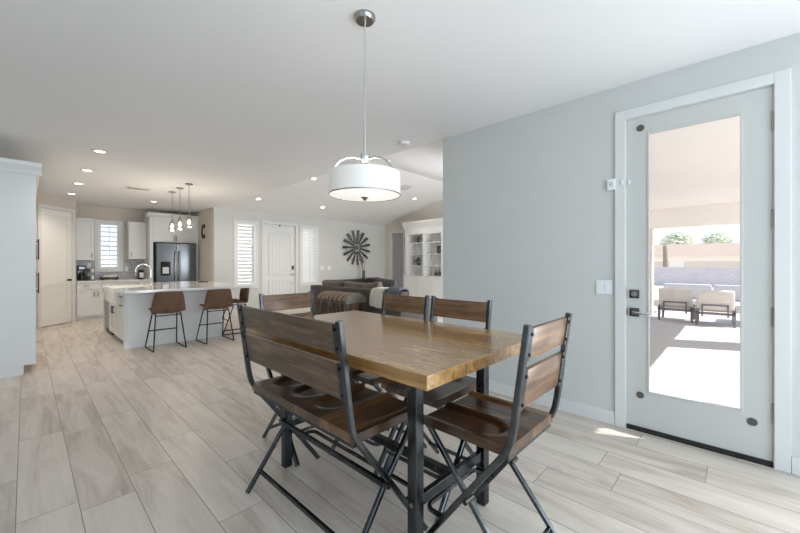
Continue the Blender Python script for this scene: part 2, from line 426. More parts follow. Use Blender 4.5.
# baseboards
BH = .105
def bb(name, *a): S_(MB().box(*a).build(name, 'trim'))
bb('baseboard_right', XW-.014, XW, DY1+.075, YN, 0, BH)
bb('baseboard_right', XW-.014, XW, YS, DY0-.075, 0, BH)
bb('baseboard_right_end', XW-.014, XW+T, YN, YN+.014, 0, BH)
bb('baseboard_front', XW, FD[0]-.07, YF-.014, YF, 0, BH)
bb('baseboard_front', FD[1]+.07, XG, YF-.014, YF, 0, BH)
bb('baseboard_gable', XG-.014, XG, YN, GD[0]-.06, 0, BH)

# door casings
def casing_x(name, x, y0, y1, z1, cw, th=.018):   # wall facing -X
    w = MB(); w.box(x-th, x, y0-cw, y0, 0, z1+cw, .003); w.box(x-th, x, y1, y1+cw, 0, z1+cw, .003); w.box(x-th, x, y0, y1, z1, z1+cw, .003)
    return S_(w.build(name, 'trim'))
casing_x('trim_1', XW, DY0, DY1, DZ, .072)
w = MB()
w.box(XW, XW+T, DY0, DY0+.004, 0, DZ); w.box(XW, XW+T, DY1-.004, DY1, 0, DZ); w.box(XW, XW+T, DY0, DY1, DZ-.004, DZ)
w.box(XW+.05, XW+.075, DY0, DY0+.02, 0, DZ); w.box(XW+.05, XW+.075, DY1-.02, DY1, 0, DZ)
S_(w.build('trim_2', 'trim'))

# ------------------------------------------------------------------ door_1 : patio door
d1 = struct('door_1', (XW+.004, 0, 0)); d1['label'] = 'white full-glass patio door'
y0, y1, z0, z1 = DY0+.006, DY1-.006, .035, DZ-.006
gy0, gy1, gz0, gz1 = -.015, .500, .318, 2.305
w = MB(); th = .044
w.box(0, th, y0, gy0, z0, z1); w.box(0, th, gy1, y1, z0, z1); w.box(0, th, gy0, gy1, z0, gz0); w.box(0, th, gy0, gy1, gz1, z1)
w.build('door_slab', 'door', d1)
w = MB(); b = .007
for a in ((gy0-b, gy0+b, gz0-b, gz1+b), (gy1-b, gy1+b, gz0-b, gz1+b), (gy0, gy1, gz0-b, gz0+b), (gy0, gy1, gz1-b, gz1+b)): w.box(-.006, .004, *a, .003)
w.build('glass_bead', 'door', d1)
m = MB(); m.bm.faces.new([m.bm.verts.new((.02, y, z)) for y, z in ((gy0, gz0), (gy1, gz0), (gy1, gz1), (gy0, gz1))]); m.build('glass_pane', 'glass', d1)
for hz in (2.215, 1.588, .961, .346):
    h = MB(); h.cyl((-.008, y0-.001, hz-.052), (-.008, y0-.001, hz+.052), .0065, n=12); h.box(-.006, -.001, y0-.008, y0+.007, hz-.05, hz+.05)
    h.ball((-.008, y0-.001, hz+.056), .008); h.ball((-.008, y0-.001, hz-.056), .008)
    h.build('hinge', 'nickel', d1, True)
q = MB().box(-.012, 0, .558, .624, 1.032, 1.098, .003).build('deadbolt', 'dplate', d1, True); h = MB(); h.cyl((-.02, .591, 1.065), (-.01, .591, 1.065), .02); h.obox((-.028, .591, 1.065), (.018, .012, .036), None, .003)
h.build('thumb_turn', 'nickel', q, True)
q = MB().box(-.012, 0, .558, .624, .89, .956, .003).build('door_handle', 'dplate', d1, True); h = MB(); h.cyl((-.055, .591, .923), (-.01, .591, .923), .011)
h.obox((-.055, .535, .923), (.014, .13, .02), None, .004)
h.build('lever', 'chrome', q, True)
MB().box(-.002, .02, y1-.006, y1+.004, .89, .95).build('latch_plate', 'nickel', d1)
for yy, zz, nm in ((.552, 2.356, 0), (.554, .282, 0), (-.046-.02, .262, 0)):
    MB().cyl((-.004, yy, zz), (0, yy, zz), .026, n=24).build('dark_disc', 'disc', d1)
w = MB(); w.box(-.012, .19, DY0+.006, DY1-.006, .0, .018); w.box(-.01, .05, DY0+.006, DY1-.006, .018, .034)
w.build('threshold', 'thresh', d1)
# things beside the door
t = thing('door_chime', 'small white plastic chime box on the wall left of patio door casing', 'door chime', (XW, .748, 1.943))
MB().box(-.028, 0, -.028, .028, -.045, .045, .005).build('chime_body', 'plate', t)
m = MB()
for k in range(3): m.box(-.031, -.027, -.012, .012, .012-k*.012, .016-k*.012)
m.build('speaker_slot', 'nickel', t)
t = thing('contact_sensor', 'tiny white two-piece door contact sensor on patio door casing', 'door sensor', (XW, .66, 1.945))
MB().box(-.028, -.0185, .004, .018, -.018, .018, .003).build('sensor_body', 'plate', t)
MB().box(-.010, .003, -.040, -.028, -.018, .018, .003).build('sensor_magnet', 'plate', t)
def switch(name, label, loc, rz, n, cat='light switch', group=None):
    t = thing(name, label, cat, loc, rz, group)
    wd = .046*n+.024
    MB().box(-wd/2, wd/2, -.007, 0, -.058, .058, .003).build('cover_plate', 'plate', t)
    for k in range(n):
        x = (k-(n-1)/2)*.046
        MB().box(x-.016, x+.016, -.011, -.006, -.033, .033, .002).build('rocker', 'plate', t)
    return t
switch('light_switch', 'white double rocker light switch beside the patio door', (XW, .805, 1.11), -PI/2, 2)
switch('light_switch', 'white rocker switch plate on front wall right of right sidelight window', (6.52, YF, 1.17), 0, 2)
switch('light_switch', 'white rocker switch plate on front wall below windmill decor', (6.80, YF, 1.17), 0, 2)

# ------------------------------------------------------------------ shuttered windows (facing -Y)
def shutter_window(name, x0, x1, z0, z1, y, nl, cw=.075, lw=.96, tilt=18):
    r = struct(name, ((x0+x1)/2, y, z0)); W = x1-x0; Hh = z1-z0; a = W/2
    w = MB()
    for q in ((-a-cw, -a, -cw, Hh+cw), (a, a+cw, -cw, Hh+cw), (-a, a, Hh, Hh+cw), (-a, a, -cw, 0)):
        w.box(q[0], q[1], -.025, 0, q[2], q[3], .004)
    w.build('window_frame', 'trim', r)
    s = .05; w = MB()
    for q in ((-a, -a+s, 0, Hh), (a-s, a, 0, Hh), (-a+s, a-s, Hh-s, Hh), (-a+s, a-s, 0, s)):
        w.box(q[0], q[1], -.02, .012, q[2], q[3], .003)
    w.build('shutter_frame', 'louver', r)
    w = MB(); p = (Hh-2*s)/nl
    R = Matrix.Rotation(math.radians(tilt), 3, 'X')
    for k in range(nl):
        w.obox((0, 0, s+p*(k+.5)), (W-2*s-.004, p*lw, .009), R, .003, 1)
    w.build('louvers', 'louver', r)
    MB().box(-.006, .006, -.04, -.032, s+.02, Hh-s-.02).build('tilt_rod', 'louver', r)
    w = MB()
    for q in ((-a, -a+.03, 0, Hh), (a-.03, a, 0, Hh), (-a, a, Hh-.03, Hh), (-a, a, 0, .03), (-a, a, Hh/2-.015, Hh/2+.015)):
        w.box(q[0], q[1], .12, .16, q[2], q[3])
    w.build('sash', 'trim', r)
    m = MB(); m.bm.faces.new([m.bm.verts.new((x, .14, z)) for x, z in ((-a, 0), (a, 0), (a, Hh), (-a, Hh))]); m.build('glass_pane', 'glass', r)
    return r
shutter_window('window_1', *W1, YF, 17, tilt=44)['label'] = 'shuttered sidelight window left of front door'
shutter_window('window_2', *W2, YF, 17, tilt=66)['label'] = 'shuttered sidelight window right of front door'
shutter_window('window_3', *KW, YK, 9, cw=.07, lw=.62, tilt=14)['label'] = 'shuttered kitchen window above the counter'

# ------------------------------------------------------------------ front door (door_2)
d = struct('door_2', ((FD[0]+FD[1])/2, YF+.03, 0)); d['label'] = 'white arch-panel front door'
a = (FD[1]-FD[0])/2
w = MB()
for q in ((-a-.07, -a, 0, 2.51), (a, a+.07, 0, 2.51), (-a, a, 2.44, 2.51)): w.box(q[0], q[1], -.05, -.03, q[2], q[3], .003)
w.build('door_casing', 'trim', d)
MB().box(-a+.004, a-.004, 0, .045, .012, 2.434).build('door_slab', 'cab', d)
def arch(hw, zb, zs, rise, n=14):
    pts = [(-hw, zb), (hw, zb), (hw, zs)]
    for k in range(1, n): pts.append((hw*math.cos(PI*k/n), zs+rise*math.sin(PI*k/n)))
    pts.append((-hw, zs)); return pts
w = MB()
for poly in (arch(.34, .98, 2.08, .17), [(-.34, .22), (.34, .22), (.34, .84), (-.34, .84)]):
    pp = [(x, -.004, z) for x, z in poly]; pp += pp[:2]
    w.tube(pp, .013, 6)
w.build('panel_moulding', 'cab', d)
w = MB(); nb = 6
for k in range(nb):
    xa = -.32+.64*k/nb; xb = xa+.64/nb-.008
    xm = (xa+xb)/2
    zt = 2.08 + .15*math.sqrt(max(0, 1-(max(abs(xa), abs(xb))/.34)**2))
    w.box(xa, xb, -.007, .001, 1.0, zt, .002, 1); w.box(xa, xb, -.007, .001, .24, .82, .002, 1)
w.build('panel_boards', 'cab', d)
h = MB(); h.box(.385, .445, -.03, 0, 1.13, 1.25, .006); h.build('keypad_deadbolt', 'dbronze', d, True)
h = MB(); h.cyl((.415, -.05, .985), (.415, 0, .985), .027); h.obox((.36, -.05, .985), (.12, .016, .02), None, .004); h.build('door_handle', 'nickel', d, True)
MB().cyl((.415, -.006, .72), (.415, 0, .72), .012).build('dark_disc', 'black', d)
h = MB(); h.box(-.02, .02, -.02, 0, 2.39, 2.43, .004); h.build('top_latch', 'black', d)
for hz in (.25, 1.2, 2.2): MB().cyl((-a+.003, -.008, hz-.05), (-a+.003, -.008, hz+.05), .008).build('hinge', 'nickel', d)

# ------------------------------------------------------------------ pantry door (door_3) : child-local frame of the diagonal wall
d = struct('door_3', (PX, PY, 0), math.radians(225)); d['label'] = 'white two-panel pantry door'
x0, x1 = PD[0], PD[1]
w = MB()
for q in ((x0-.065, x0, 0, 2.515), (x1, x1+.065, 0, 2.515), (x0, x1, 2.45, 2.515)): w.box(q[0], q[1], 0, .018, q[2], q[3], .003)
w.build('door_casing', 'trim', d)
w = MB(); yb = -.03
def panel_door(w, x0, x1, z0, z1, ya, yb, st, rails):
    """frame-and-panel slab: thick stiles/rails, recessed panels; ya = face, yb = back"""
    rec = ya + (yb-ya)*.42
    w.box(x0, x1, min(rec, yb), max(rec, yb), z0, z1)
    w.box(x0, x0+st, min(ya, rec), max(ya, rec), z0, z1); w.box(x1-st, x1, min(ya, rec), max(ya, rec), z0, z1)
    for r0, r1 in rails: w.box(x0+st, x1-st, min(ya, rec), max(ya, rec), r0, r1)
panel_door(w, x0+.004, x1-.004, .02, 2.446, -.004, -.05, .11, [(.02, .22), (.86, .98), (2.32, 2.446)])
w.build('door_slab', 'doork', d)
h = MB(); h.cyl((x0+.075, -.008, .95), (x0+.075, .045, .95), .024); h.obox((x0+.13, .045, .95), (.12, .016, .02), None, .004); h.build('door_handle', 'dbronze', d, True)
for hz in (.25, 1.25, 2.2): MB().cyl((x1-.003, .002, hz-.045), (x1-.003, .002, hz+.045), .008).build('hinge', 'nickel', d)
# inner panel groove lines so the panels read
# ------------------------------------------------------------------ interior door (door_4) in gable wall
d = struct('door_4', (XG, 0, 0)); d['label'] = 'interior door with painted-in grey shade beside the bookcase'
w = MB()
for q in ((GD[0]-.06, GD[0], 0, 2.49), (GD[1], GD[1]+.06, 0, 2.49), (GD[0], GD[1], 2.43, 2.49)): w.box(-.018, 0, q[0], q[1], q[2], q[3], .003)
w.build('door_casing', 'trim', d)
w = MB(); rec = .10
w.box(rec, rec+.03, GD[0]+.004, GD[1]-.004, .012, 2.424)
st = .1
for q in ((GD[0]+.004, GD[0]+st, .012, 2.424), (GD[1]-st, GD[1]-.004, .012, 2.424), (GD[0]+st, GD[1]-st, .012, .24), (GD[0]+st, GD[1]-st, .95, 1.08), (GD[0]+st, GD[1]-st, 2.29, 2.424)):
    w.box(rec-.008, rec, *q)
w.build('door_slab', 'shadedoor', d)
for hz in (.3, 1.2, 2.1): MB().box(rec-.02, rec-.006, GD[0]+.002, GD[0]+.026, hz-.06, hz+.06).build('hinge', 'black', d)

# ------------------------------------------------------------------ chairs and bench
def arc_path():
    pts = [(0, 1.08), (.018, .95), (.036, .82), (.052, .70), (.060, .655)]
    pts += [(.067, .628), (.078, .603), (.094, .578), (.112, .553)]
    pts += [(.30, .305), (.52, .003)]
    return pts
def seat_mesh(w, y0, y1, z0, z1, centers, mat, parent):
    nx = int(w/.0125); ny = 34; m = MB(); bm = m.bm
    def h(x, y):
        u = (y-y0)/(y1-y0); v = z1
        for cx in centers:
            q = max(0, .52-u)/.36; dd = ((x-cx)/.092)**2 + q*q
            s = max(0, min(1, (1.12-dd)/.55)); v -= .015*s*s*(3-2*s)
        return v
    g = []
    for i in range(nx+1):
        x = -w/2 + w*i/nx
        g.append([bm.verts.new((x, y0+(y1-y0)*j/ny, h(x, y0+(y1-y0)*j/ny))) for j in range(ny+1)])
    for i in range(nx):
        for j in range(ny): bm.faces.new((g[i][j], g[i+1][j], g[i+1][j+1], g[i][j+1]))
    per = [g[i][0] for i in range(nx+1)] + [g[nx][j] for j in range(1, ny+1)] + [g[i][ny] for i in range(nx-1, -1, -1)] + [g[0][j] for j in range(ny-1, 0, -1)]
    low = [bm.verts.new((v.co.x, v.co.y, z0)) for v in per]
    n = len(per)
    for k in range(n): bm.faces.new((per[k], low[k], low[(k+1) % n], per[(k+1) % n]))
    bm.faces.new(low)
    return m.build('seat', mat, parent, True)
def make_chair(name, label, w, centers, slat, seat, steel, cat, loc, rz, group=None, bench=False):
    t = thing(name, label, cat, loc, rz, group); a = w/2; s = .0125
    prof = arc_path()
    for sx in (-1, 1):
        x = sx*(a-s)
        MB().sq([(x, y, z) for y, z in prof], (1, 0, 0), .025, .025).build('side_frame', steel, t, True)
        xi = sx*(a-.04)
        MB().sq([(xi, .482, .572), (xi, .26, .305) if bench else (xi, .235, .29), (xi, .035 if bench else -.01, .003)], (1, 0, 0), .022, .022).build('leg', steel, t, True)
        m = MB(); m.cyl((sx*(a-.055), .257, .33), (sx*(a+.003), .257, .33), .011, n=10)
        m.build('pivot_bolt', 'bolt', t)
        for z0, z1 in ((.945, 1.066), (.755, .908)):      # flat strap at the end of each slat, two bolts
            zc = (z0+z1)/2; y = (1.08-zc)*.138; m = MB(); R = Matrix.Rotation(math.atan(.138), 3, 'X')
            m.obox((sx*(a-.036), y-.0075, zc), (.022, .005, z1-z0+.004), R)
            for z in (z0+.022, z1-.022): yy = (1.08-z)*.138; m.cyl((sx*(a-.036), yy-.017, z), (sx*(a-.036), yy-.008, z), .0065, n=10)
            m.build('slat_bracket', steel, t)
    for z0, z1 in ((.945, 1.066), (.755, .908)):
        zc = (z0+z1)/2; y = (1.08-zc)*.138+.004
        R = Matrix.Rotation(math.atan(.138), 3, 'X')
        MB().obox((0, y, zc), (w-.05, .018, z1-z0), R, .004, 2).build('back_slat', slat, t, True)
    seat_mesh(w-.03 if bench else w-.03, .074, .505, .572, .612, centers, seat, t)
    m = MB(); m.box(-a+.025, a-.025, .078, .115, .554, .572)
    m.build('seat_rail', steel, t); MB().box(-a+.028, a-.028, .455, .485, .556, .572).build('seat_rail', steel, t)
    yr = .108 if bench else .074
    m = MB(); m.sq([(-a+.03, yr, .098), (a-.03, yr, .098)], (0, 1, 0), .02, .02)
    m.build('rear_stretcher', steel, t)
    if bench:
        MB().sq([(-a+.03, .257, .33), (a-.03, .257, .33)], (0, 1, 0), .024, .024).build('cross_stretcher', steel, t)
    # bent foot rail carried by the front feet
    pts = []; b = a-.02; yb, yf, z = .37, .47, .20
    pts += [(-b, yb, z), (-b, yf-.03, z)]
    for k in range(1, 5): q = PI/2*k/4; pts.append((-b+.04*(1-math.cos(q)), yf-.03+.04*math.sin(q), z))
    for k in range(0, 4): q = PI/2*k/4; pts.append((b-.04*(1-math.cos(PI/2-q)), yf-.03+.04*math.sin(PI/2-q), z))
    pts += [(b, yf-.03, z), (b, yb, z)]
    MB().sq(pts, (0, 0, 1), .018, .018).build('foot_rail', steel, t, True)
    return t
CW = .457; CC = (-.105, .105)
ch = make_chair('dining_chair', 'wood and steel dining chair at the short table end nearest the patio door', CW, CC, 'slat', 'seat', 'steel', 'chair', (1.459, .548, 0), 0, 'dining chairs around the table')
dup(ch, (1.945, 1.311, 0), PI/2, 'dining chair tucked in on the wall side of table, nearer the patio door')
dup(ch, (1.945, 1.796, 0), PI/2, 'dining chair tucked in on the wall side of table, nearer the sofa')
dup(ch, (1.42, 2.57, 0), PI, 'dining chair at the far short table end in front of trunk and front door')
# heading: local +y forward; rz=pi/2 -> faces -X ; bench faces +X -> rz=-pi/2
make_chair('dining_bench', 'long two-slat wood and steel bench with back along the kitchen side of table', .955, (-.33, -.11, .11, .33), 'bslat', 'bseat', 'dsteel', 'bench', (.832, 1.58, 0), -PI/2, None, True)

# ------------------------------------------------------------------ dining table
t = thing('dining_table', 'rectangular brown plank-top dining table on square gunmetal legs', 'table', (1.42, 1.55, 0))
MB().box(-.47, .47, -.775, .765, .862, .914, .003).build('tabletop', 'top', t)
LX0, LX1, LY0, LY1 = -.26, .295, -.54, .56
for x in (LX0, LX1):
    for y in (LY0, LY1):
        MB().box(x-.0255, x+.0255, y-.0255, y+.0255, 0, .862, .004).build('leg', 'dsteel', t)
for y in (LY0, LY1): MB().box(LX0+.0255, LX1-.0255, y-.016, y+.016, .80, .862).build('apron', 'dsteel', t)
for x in (LX0, LX1): MB().box(x-.016, x+.016, LY0+.0255, LY1-.0255, .80, .862).build('apron', 'dsteel', t)
for y in (LY0, LY1): MB().box(LX0+.0255, LX1-.0255, y-.013, y+.013, .245, .295, .003).build('end_stretcher', 'dsteel', t)
MB().box(-.0, .036, LY0+.013, LY1-.013, .25, .29, .003).build('centre_stretcher', 'dsteel', t)
for x in (LX0, LX1):
    for y in (LY0, LY1): MB().cyl((x-.03, y, .27), (x+.03, y, .27), .009, n=12).build('bolt', 'nickel', t)

# ------------------------------------------------------------------ drum pendant
t = thing('drum_pendant', 'large white drum shade pendant with chrome rod over dining table', 'pendant light', (1.352, 1.566, 0))
MB().lathe([(0, CH), (.062, CH), (.062, CH-.012), (.05, CH-.028), (.0, CH-.03)], n=32).build('canopy', 'nickel', t, True)
MB().cyl((0, 0, 1.93), (0, 0, CH-.02), .0065, n=12).build('rod', 'chrome', t, True)
MB().lathe([(0, 1.935), (.026, 1.935), (.03, 1.925), (.03, 1.90), (.022, 1.89), (.012, 1.885), (0, 1.885)], n=24).build('hub', 'chrome', t, True)
for k in range(3):
    q = 2*PI*k/3+.75
    pts = [(math.cos(q)*r, math.sin(q)*r, z) for r, z in ((.02, 1.905), (.07, 1.908), (.115, 1.897), (.155, 1.872), (.185, 1.835), (.198, 1.79))]
    MB().tube(pts, .007, 8).build('arm', 'chrome', t, True)
MB().lathe([(.2015, 1.822), (.205, 1.822), (.2055, 1.70), (.2015, 1.70)], n=72).build('drum_shade', 'shade', t, True)
MB().lathe([(.2045, 1.701), (.207, 1.701), (.207, 1.695), (.2035, 1.695), (.2035, 1.701)], n=72).build('trim_ring', 'nickel', t, True)
MB().lathe([(.2035, 1.698), (.15, 1.694), (.08, 1.690), (0, 1.688)], n=64).build('diffuser', 'diff', t, True)
MB().lathe([(0, 1.694), (.02, 1.692), (.024, 1.684), (.012, 1.676), (.008, 1.668), (0, 1.664)], n=20).build('finial', 'chrome', t, True)
# ------------------------------------------------------------------ downlights and ceiling fittings
def downlight(x, y, z, label, slope=0, group='recessed ceiling downlights'):
    t = thing('downlight', label, 'ceiling light', (x, y, z), 0, group); t.rotation_euler = (slope, 0, 0)
    MB().lathe([(.052, -.001), (.085, -.001), (.088, -.006), (.08, -.010), (.056, -.006), (.052, -.001)], n=32).build('trim_ring', 'trim', t, True)
    MB().lathe([(.055, -.003), (.0, -.003)], n=32).build('lens', 'can', t)
for x, y, l in ((.65, 5.87, 'nearest'), (.65, 7.2, 'second'), (.65, 8.5, 'third'), (.65, 9.85, 'farthest')):
    downlight(x, y, CH, f'{l} downlight of the kitchen aisle row above the island sink side')
downlight(2.02, 9.7, CH, 'lone downlight in front of the refrigerator cabinet')
sl = -math.atan(.25)
def vz(y): return CH + .25*(YF-y) if y > RY else CH+.25*(y-YN)
for x, y, l in ((4.05, 8.78, 'vault downlight above the front door side, leftmost'), (4.7, 7.28, 'vault downlight just left of the drum pendant'), (5.96, 8.77, 'vault downlight above right sidelight window'), (8.3, 7.27, 'vault downlight above the bookcase right of drum pendant')):
    downlight(x, y, vz(y)-.03*0, l, sl)
downlight(5.1, 5.2, vz(5.2), 'vault downlight just above drum pendant, near the ridge', -sl)
t = thing('smoke_detector', 'round white smoke detector on ceiling beside vault edge', 'smoke detector', (3.06, 2.84, CH))
MB().lathe([(0, 0), (.062, 0), (.065, -.012), (.055, -.03), (.03, -.036), (0, -.036)], n=32).build('detector_body', 'plate', t, True)
MB().lathe([(.012, -.0365), (.0, -.038)], n=12).build('test_button', 'nickel', t)
def vent(x, y, z, label, slope, w=.32, d=.17, n=7):
    t = thing('ceiling_vent', label, 'air vent', (x, y, z)); t.rotation_euler = (slope, 0, 0)
    m = MB()
    for q in ((-w/2, w/2, -d/2, -d/2+.022), (-w/2, w/2, d/2-.022, d/2), (-w/2, -w/2+.022, -d/2, d/2), (w/2-.022, w/2, -d/2, d/2)): m.box(*q, -.01, 0)
    m.build('vent_frame', 'trim', t)
    m = MB(); R = Matrix.Rotation(.7, 3, 'X')
    for k in range(n): m.obox((0, -d/2+.028+(d-.056)*k/(n-1), -.006), (w-.05, .016, .003), R)
    m.build('vent_slats', 'nickel', t)
vent(1.467, 8.24, CH, 'ceiling air vent over kitchen island', 0, .36, .2)
vent(7.33, 6.77, vz(6.77), 'sloped ceiling air vent right of drum pendant', sl, .3, .3)

# ------------------------------------------------------------------ island pendants
def island_pendant():
    t = thing('glass_pendant', 'island pendant with clear bell glass shade, farthest of three', 'pendant light', (2.0, 8.12, 0), 0, 'pendants over the island')
    MB().lathe([(0, CH), (.06, CH), (.06, CH-.018), (.0, CH-.022)], n=28).build('canopy', 'nickel', t, True)
    MB().cyl((0, 0, 2.17), (0, 0, CH-.015), .006, n=10).build('rod', 'nickel', t, True)
    MB().lathe([(0, 2.19), (.012, 2.19), (.022, 2.16), (.026, 2.11), (.026, 2.09), (0, 2.09)], n=20).build('socket', 'nickel', t, True)
    MB().lathe([(.027, 2.13), (.045, 2.115), (.055, 2.08), (.062, 2.0), (.068, 1.955)], n=32).build('glass_shade', 'shadeglass', t, True)
    MB().lathe([(0, 2.01), (.016, 2.014), (.024, 2.03), (.022, 2.05), (.013, 2.075), (.011, 2.095)], n=20).build('bulb', 'bulb', t, True)
    return t
p = island_pendant()
dup(p, (2.0, 7.605, 0), 0, 'island pendant with clear bell glass shade, middle of three')
dup(p, (2.01, 7.10, 0), 0, 'island pendant with clear bell glass shade, nearest of three')

# ------------------------------------------------------------------ kitchen
def shaker(m, x0, x1, z0, z1, y, th=.02, st=.06):
    m.box(x0, x1, y, y+th*.55, z0, z1)
    for q in ((x0, x0+st, z0, z1), (x1-st, x1, z0, z1), (x0+st, x1-st, z0, z0+st), (x0+st, x1-st, z1-st, z1)): m.box(q[0], q[1], y-th*.45, y, q[2], q[3])
def bar_handle(par, p0, p1, off, r=.0055, mat='dbronze'):
    p0, p1, off = Vector(p0), Vector(p1), Vector(off); m = MB(); d = (p1-p0)
    m.cyl(p0+off, p1+off, r, n=10)
    for f in (.12, .88): m.cyl(p0+d*f, p0+d*f+off, r*.8, n=8)
    return m.build('handle', mat, par, True)
def door_part(par, x0, x1, z0, z1, y, name='door', st=.06, hv=None):
    m = MB(); shaker(m, x0, x1, z0, z1, y, st=st); d = m.build(name, 'cab', par)
    if hv: bar_handle(d, (hv[0], y-.009, hv[1]), (hv[2], y-.009, hv[3]), (0, -.03, 0))
    return d
FB = 10.90     # base cabinet face
# base cabinets along back wall
def base_cab(x0, x1, label):
    t = thing('base_cabinet', label, 'cabinet', (x0, FB, 0)); w = x1-x0
    MB().box(0, w, .02, YK-FB-.005, .10, .87).build('carcass', 'cab', t)
    MB().box(0, w, .07, YK-FB-.005, 0, .10).build('toe_kick', 'cab', t)
    door_part(t, .004, w/2-.003, .71, .865, .009, 'drawer', .035, (w*.25-.05, .79, w*.25+.05, .79)); door_part(t, w/2+.003, w-.004, .71, .865, .009, 'drawer', .035, (w*.75-.05, .79, w*.75+.05, .79))
    door_part(t, .004, w/2-.003, .105, .70, .009, 'door', .06, (w/2-.035, .54, w/2-.035, .66)); door_part(t, w/2+.003, w-.004, .105, .70, .009, 'door', .06, (w/2+.035, .54, w/2+.035, .66))
base_cab(.80, 1.48, 'white shaker base cabinet in the corner beside the pantry')
base_cab(1.483, 2.17, 'white shaker base cabinet beside the refrigerator, mostly behind island')
tag(MB().box(.80, 2.17, FB-.025, YK-.002, .871, .911, .004).build('countertop', 'quartz'), 'white stone countertop along the kitchen back wall', 'countertop')
w = MB(); w.box(.80, KW[0]-.072, YK-.012, YK, .912, 1.39); w.box(KW[0]-.072, KW[1]+.072, YK-.012, YK, .912, 1.105); w.box(KW[1]+.072, 2.17, YK-.012, YK, .912, 1.43)
S_(w.build('trim_3', 'bsplash'), 'grey mosaic tile backsplash')
def upper_cab(x0, x1, z0, z1, yf, label, hx):
    t = thing('upper_cabinet', label, 'cabinet', (x0, yf, 0)); w = x1-x0
    MB().box(0, w, .02, YK-yf-.001, z0, z1).build('carcass', 'cab', t)
    MB().box(-.012 if x0 > 1 else 0, w+.0, -.012, YK-yf-.001, z1, z1+.05, .006).build('crown', 'cab', t)
    door_part(t, .004, w-.004, z0+.003, z1-.02, .009, 'door', .06, (hx, z0+.05, hx, z0+.17))
upper_cab(.80, 1.135, 1.392, 2.33, 11.17, 'white upper cabinet left of the kitchen window', .29)
upper_cab(1.80, 2.165, 1.43, 2.33, 11.17, 'white upper cabinet between kitchen window and refrigerator', .05)
# refrigerator surround
SF = 10.82
t = thing('refrigerator_cabinet', 'tall white cabinet surround with two doors above the refrigerator', 'cabinet', (2.17, SF, 0))
MB().box(0, .075, 0, YK-SF-.002, 0, 2.52).build('side_panel', 'cab', t)
MB().box(1.05, 1.115, 0, YK-SF-.002, 0, 2.52).build('side_panel', 'cab', t)
MB().box(.075, 1.05, .02, YK-SF-.002, 1.87, 2.52).build('carcass', 'cab', t)
door_part(t, .08, .56, 1.875, 2.49, .009, 'door', .07, (.535, 1.91, .535, 2.04)); door_part(t, .566, 1.046, 1.875, 2.49, .009, 'door', .07, (.592, 1.91, .592, 2.04))
m = MB(); m.prism([(0, 2.50), (0, 2.52), (-.05, 2.58), (-.05, 2.61), (.3, 2.61), (.3, 2.50)], 'x', -.05, 1.118)
m.build('crown', 'cab', t)
# refrigerator
t = thing('refrigerator', 'black stainless french door refrigerator with ice dispenser', 'refrigerator', (2.74, 10.66, 0)); a = .455
MB().box(-a, a, .07, .80, .02, 1.83, .004).build('case', 'fridgeside', t)
for s in (-1, 1):
    x0, x1 = (-a, -.003) if s < 0 else (.003, a)
    dr = MB().box(x0, x1, 0, .066, .72, 1.84, .01).build('door', 'fridge', t)
    hx = s*.045
    MB().tube([(hx, 0, .80), (hx, -.05, .83), (hx+s*.012, -.062, 1.2), (hx, -.05, 1.62), (hx, 0, 1.65)], .012, 10).build('handle', 'nickel', dr, True)
    if s < 0:
        MB().box(-.37, -.15, -.006, .0, 1.0, 1.36, .003).build('dispenser', 'blackgl', dr)
        MB().box(-.33, -.19, -.012, -.005, 1.05, 1.22, .003).build('dispenser_tray', 'nickel', dr)
m = MB().box(-a, a, 0, .066, .05, .71, .01).build('freezer_drawer', 'fridge', t)
MB().tube([(-.36, 0, .63), (-.34, -.05, .63), (.34, -.05, .63), (.36, 0, .63)], .012, 10).build('handle', 'nickel', m, True)
MB().box(-a, a, .02, .8, 1.832, 1.855).build('hinge_cover', 'black', t)
# monogram letter on kitchen right wall
m = MB(); pts = []
for k in range(-17, 18):
    q = PI + math.radians(130)*k/17
    pts.append((-.012, math.cos(q)*.115*-1, math.sin(q)*.165))
m.sq(pts, (1, 0, 0), .024, .062, .05)
for s in (-1, 1): m.box(-.024, 0, -.10, -.06, s*.125-.045, s*.125+.045)
lc = m.build('letter_decor', 'rust', None, loc=(XW-.001, 10.37, 2.17)); tag(lc, 'rust brown capital letter C hung on wall beside the refrigerator', 'wall letter')

# counter-top things
t = thing('coffee_maker', 'black drip coffee maker on counter in corner by pantry', 'coffee maker', (.90, 11.12, .911))
m = MB(); m.box(-.08, .08, -.10, .12, 0, .03, .006); m.box(-.08, .08, .03, .12, .03, .33, .008); m.box(-.08, .08, -.10, .12, .25, .35, .012); m.build('housing', 'blackgl', t, True)
MB().lathe([(0, .035), (.055, .035), (.065, .09), (.05, .16), (.035, .18), (.04, .195)], (0, -.03, 0), 24).build('carafe', 'blackgl', t, True)
MB().tube([(.06, -.03, .16), (.1, -.05, .15), (.1, -.05, .08), (.062, -.03, .07)], .006, 8).build('handle', 'black', t, True)
MB().box(-.05, .05, -.104, -.099, .27, .32).build('control_panel', 'nickel', t)
t = thing('mug_rack', 'small grey rack of mugs beside the coffee maker', 'rack', (1.07, 11.25, .911))
m = MB(); m.tube([(-.07, 0, 0), (-.07, 0, .30), (.07, 0, .30), (.07, 0, 0)], .006, 6); m.tube([(-.07, 0, .16), (.07, 0, .16)], .005, 6); m.tube([(-.07, -.08, .006), (-.07, .04, .006), (.07, .04, .006), (.07, -.08, .006), (-.07, -.08, .006)], .006, 6); m.build('rack_wire', 'dbronze', t, True)
